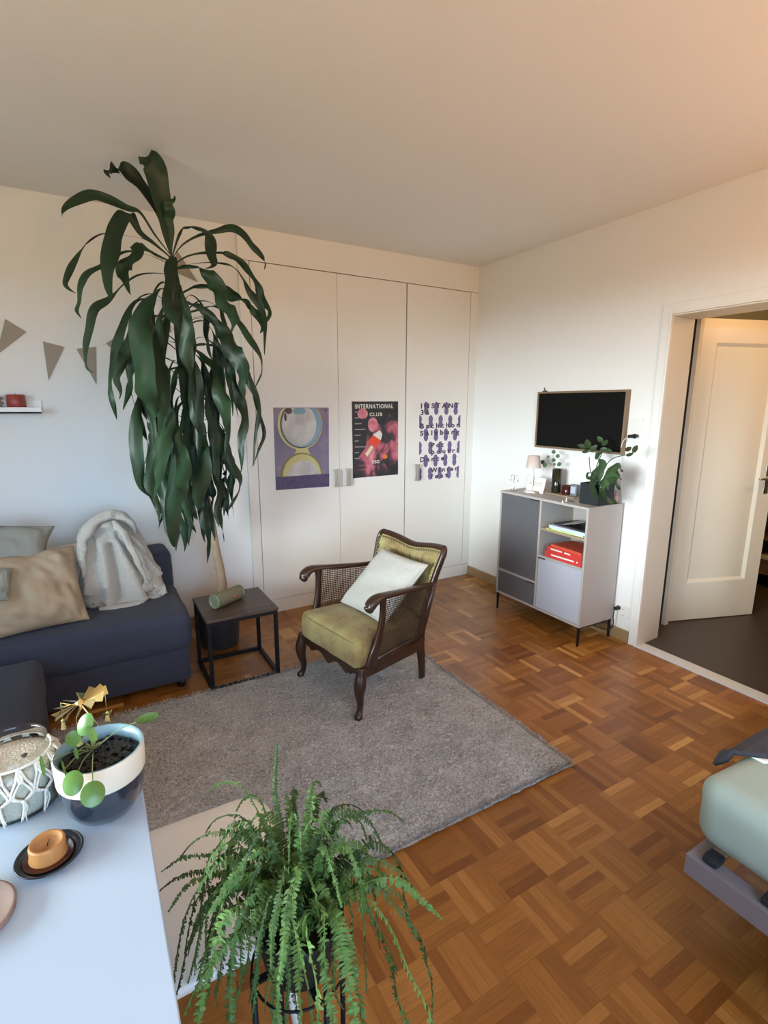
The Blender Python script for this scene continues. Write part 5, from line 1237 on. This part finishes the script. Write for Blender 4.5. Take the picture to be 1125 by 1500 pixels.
# grey blanket with rolled edge over the foot of the bed
bz = zb+.218
A1, A2 = at(1047, 1106, 2, bz+.02), at(1150, 1062, 2, bz+.02)
bz = zb+.228; N1, N2, G1, G2_ = at(1066, 1106, 2, bz), at(1200, 1122, 2, bz), at(1049, 1098, 2, bz), at(1200, 1030, 2, bz)
s = MB(); P = []
for i in range(40):
    t = i/39; row = []
    for j in range(20):
        q = j/19; p = N1.lerp(N2, t).lerp(G1.lerp(G2_, t), q); z = bz+.010+.006*noise3(p, 9, 2)
        if t < .12: z += .014*sin(t/.12*pi); 
        if p.y > BY+.0: z -= (p.y-BY)*.9
        z += .010*math.exp(-(t/.04)**2)*-1.6
        row.append(V((p.x, p.y, z)))
    P.append(row)
ob = s.grid(P, BLNK); bo_ = solo(ob, 'grey_blanket', 'dark grey blanket folded across the mint mattress at the right edge', 'blanket', (2.2, .4, bz)); sm = bo_.modifiers.new('thick', 'SOLIDIFY'); sm.thickness = .014; sm.offset = 0

s = MB(); P = []
for i in range(20):
    t = i/19; p0 = N1.lerp(N2, .30+.70*t)+V((0, .03, 0)); P.append([V((p0.x, p0.y+o_-.055, bz-.001+.005*sin(t*9)*(o_ < .02))) for o_ in (0, .01, .03, .055)])
o = solo(s.grid(P, WSHEET), 'white_sheet', 'sliver of white sheet between the grey blanket and the mint mattress', 'sheet', (2.2, .5, bz)); sm = o.modifiers.new('thick', 'SOLIDIFY'); sm.thickness = .004; sm.offset = 0
# hall things
rk = empty('shoe_rack', 'brown wooden shoe rack in the dark hall behind the open door', 'shelf', (5.2, 1.9, 0))
s = MB(); 
for z in (.12, .42, .72): s.box((5.0, 1.50, z), (5.5, 2.25, z+.02), WOODF)
for y in (1.50, 2.23): s.box((5.0, y, .004), (5.5, y+.02, .78), WOODF)
wb(s, 'rack_frame', rk)
hg_ = MB(); rh = random.Random(4)
for k in range(60):
    p0 = V((5.3+rh.uniform(-.2, .2), rh.uniform(1.5, 2.2), 2.55)); p1_ = p0+V((rh.uniform(-.2, .2), rh.uniform(-.2, .2), -.30*rh.random())); hg_.strap([p0, p0.lerp(p1_, .5)+V((0, 0, .03)), p1_], [.01, .03, .004], ZZ, across=(0, 1, .3))
solo(hg_, 'hanging_plant', 'dark green trailing plant high in the hall above the open door', 'plant', (5.3, 1.9, 2.5))
hl = empty('box_row', 'pale shoe box on the lowest rack shelf in the hall', 'box', (5.2, 1.9, .14)); wb(rbox((5.02, 1.80, .14), (5.3, 2.10, .25), .01, TERRA, (3, 3, 3)), 'box_body', hl)
wb(MB().box((5.01, 1.79, .25), (5.31, 2.11, .28), CARD), 'lid', hl)

# ------------------------------------------------------------------ light
wd = bpy.data.worlds.new('sky'); C.world = wd; wd.use_nodes = True; n, l = wd.node_tree.nodes, wd.node_tree.links; bg = n['Background']
# evening sky: bright haze over the horizon to the west (left window), clear blue elsewhere, sunlit ground
tc = n.new('ShaderNodeTexCoord'); sp_ = n.new('ShaderNodeSeparateXYZ'); l.new(tc.outputs['Generated'], sp_.inputs[0])
mr = n.new('ShaderNodeMapRange'); mr.inputs[1].default_value = -1; mr.inputs[2].default_value = 1; l.new(sp_.outputs[2], mr.inputs[0])
def ramp(st):
    cr = n.new('ShaderNodeValToRGB'); e = cr.color_ramp.elements; l.new(mr.outputs[0], cr.inputs[0])
    k = 1/2.6
    e[0].position, e[0].color = st[0][0], (*[c*k for c in st[0][1]], 1); e[1].position, e[1].color = st[-1][0], (*[c*k for c in st[-1][1]], 1)
    for p, c in st[1:-1]: x = e.new(p); x.color = (*[q*k for q in c], 1)
    return cr
LG, LH, LS = (.19, .15, .085), (2.15, 2.42, 2.5), (.02, .04, .06)
FG, FH, FS = (.22, .18, .10), (.36, .55, .75), (.24, .45, .72)
cl_, cf_ = ramp([(0, LG), (.475, LG), (.495, LH), (.63, LH), (.67, LS), (1, LS)]), ramp([(0, FG), (.475, FG), (.495, FH), (.63, FH), (.67, FS), (1, FS)])
df = n.new('ShaderNodeMath'); df.operation = 'SUBTRACT'; l.new(sp_.outputs[0], df.inputs[0]); l.new(sp_.outputs[1], df.inputs[1])
m2 = n.new('ShaderNodeMapRange'); m2.inputs[1].default_value = -.12; m2.inputs[2].default_value = .12; l.new(df.outputs[0], m2.inputs[0])
mx = n.new('ShaderNodeMix'); mx.data_type = 'RGBA'; l.new(m2.outputs[0], mx.inputs[0]); l.new(cl_.outputs[0], mx.inputs[6]); l.new(cf_.outputs[0], mx.inputs[7])
l.new(mx.outputs[2], bg.inputs['Color']); bg.inputs['Strength'].default_value = 20*2.6
def portal(loc, rot, sx, sy):
    a = bpy.data.lights.new('window_portal', 'AREA'); a.shape = 'RECTANGLE'; a.size = sx; a.size_y = sy; a.cycles.is_portal = True
    o = bpy.data.objects.new('window_portal', a); COL.objects.link(o); o.location = loc; o.rotation_euler = rot
portal((X0-T-.01, (WY0+WY1)/2, (WZ0+WZ1)/2), (0, -pi/2, 0), WZ1-WZ0, WY1-WY0)
portal(((BX0+BX1)/2, Y0-T-.01, (BZ0+BZ1)/2), (pi/2, 0, 0), BX1-BX0, BZ1-BZ0)
def lamp(name, loc, col, power, r=.1):
    a = bpy.data.lights.new(name, 'POINT'); a.color = col; a.energy = power; a.shadow_soft_size = r
    o = bpy.data.objects.new(name, a); COL.objects.link(o); o.location = loc; return o
def uplight(name, loc, col, power, ang):
    a = bpy.data.lights.new(name, 'SPOT'); a.color = col; a.energy = power; a.spot_size = R(ang); a.spot_blend = .35; a.shadow_soft_size = .1
    o = bpy.data.objects.new(name, a); COL.objects.link(o); o.location = loc; o.rotation_euler = (pi, 0, 0)
uplight('unseen_warm_uplight', (1.3, -1.2, 1.1), (1, .36, .09), 80, 176)  # unseen warm source behind the camera, cone fitted to ceiling and upper walls
uplight('unseen_warm_uplight', (2.6, -.2, 1.5), (1, .36, .09), 40, 160)  # second unseen spot, added to warm the ceiling and wall at right
lamp('hall_warm_fill', (4.3, .6, 2.3), (1, .54, .22), 35, .12)  # unseen point light added in the hall to warm the open door
v = C.view_settings; v.view_transform = 'Standard'; v.look = 'None'; v.gamma = 1; v.use_curve_mapping = False; v.exposure = 0
C.cycles.max_bounces = 8; C.cycles.diffuse_bounces = 5; C.cycles.use_denoising = True; C.cycles.sample_clamp_indirect = 4
C.cycles.caustics_reflective = False; C.cycles.caustics_refractive = False
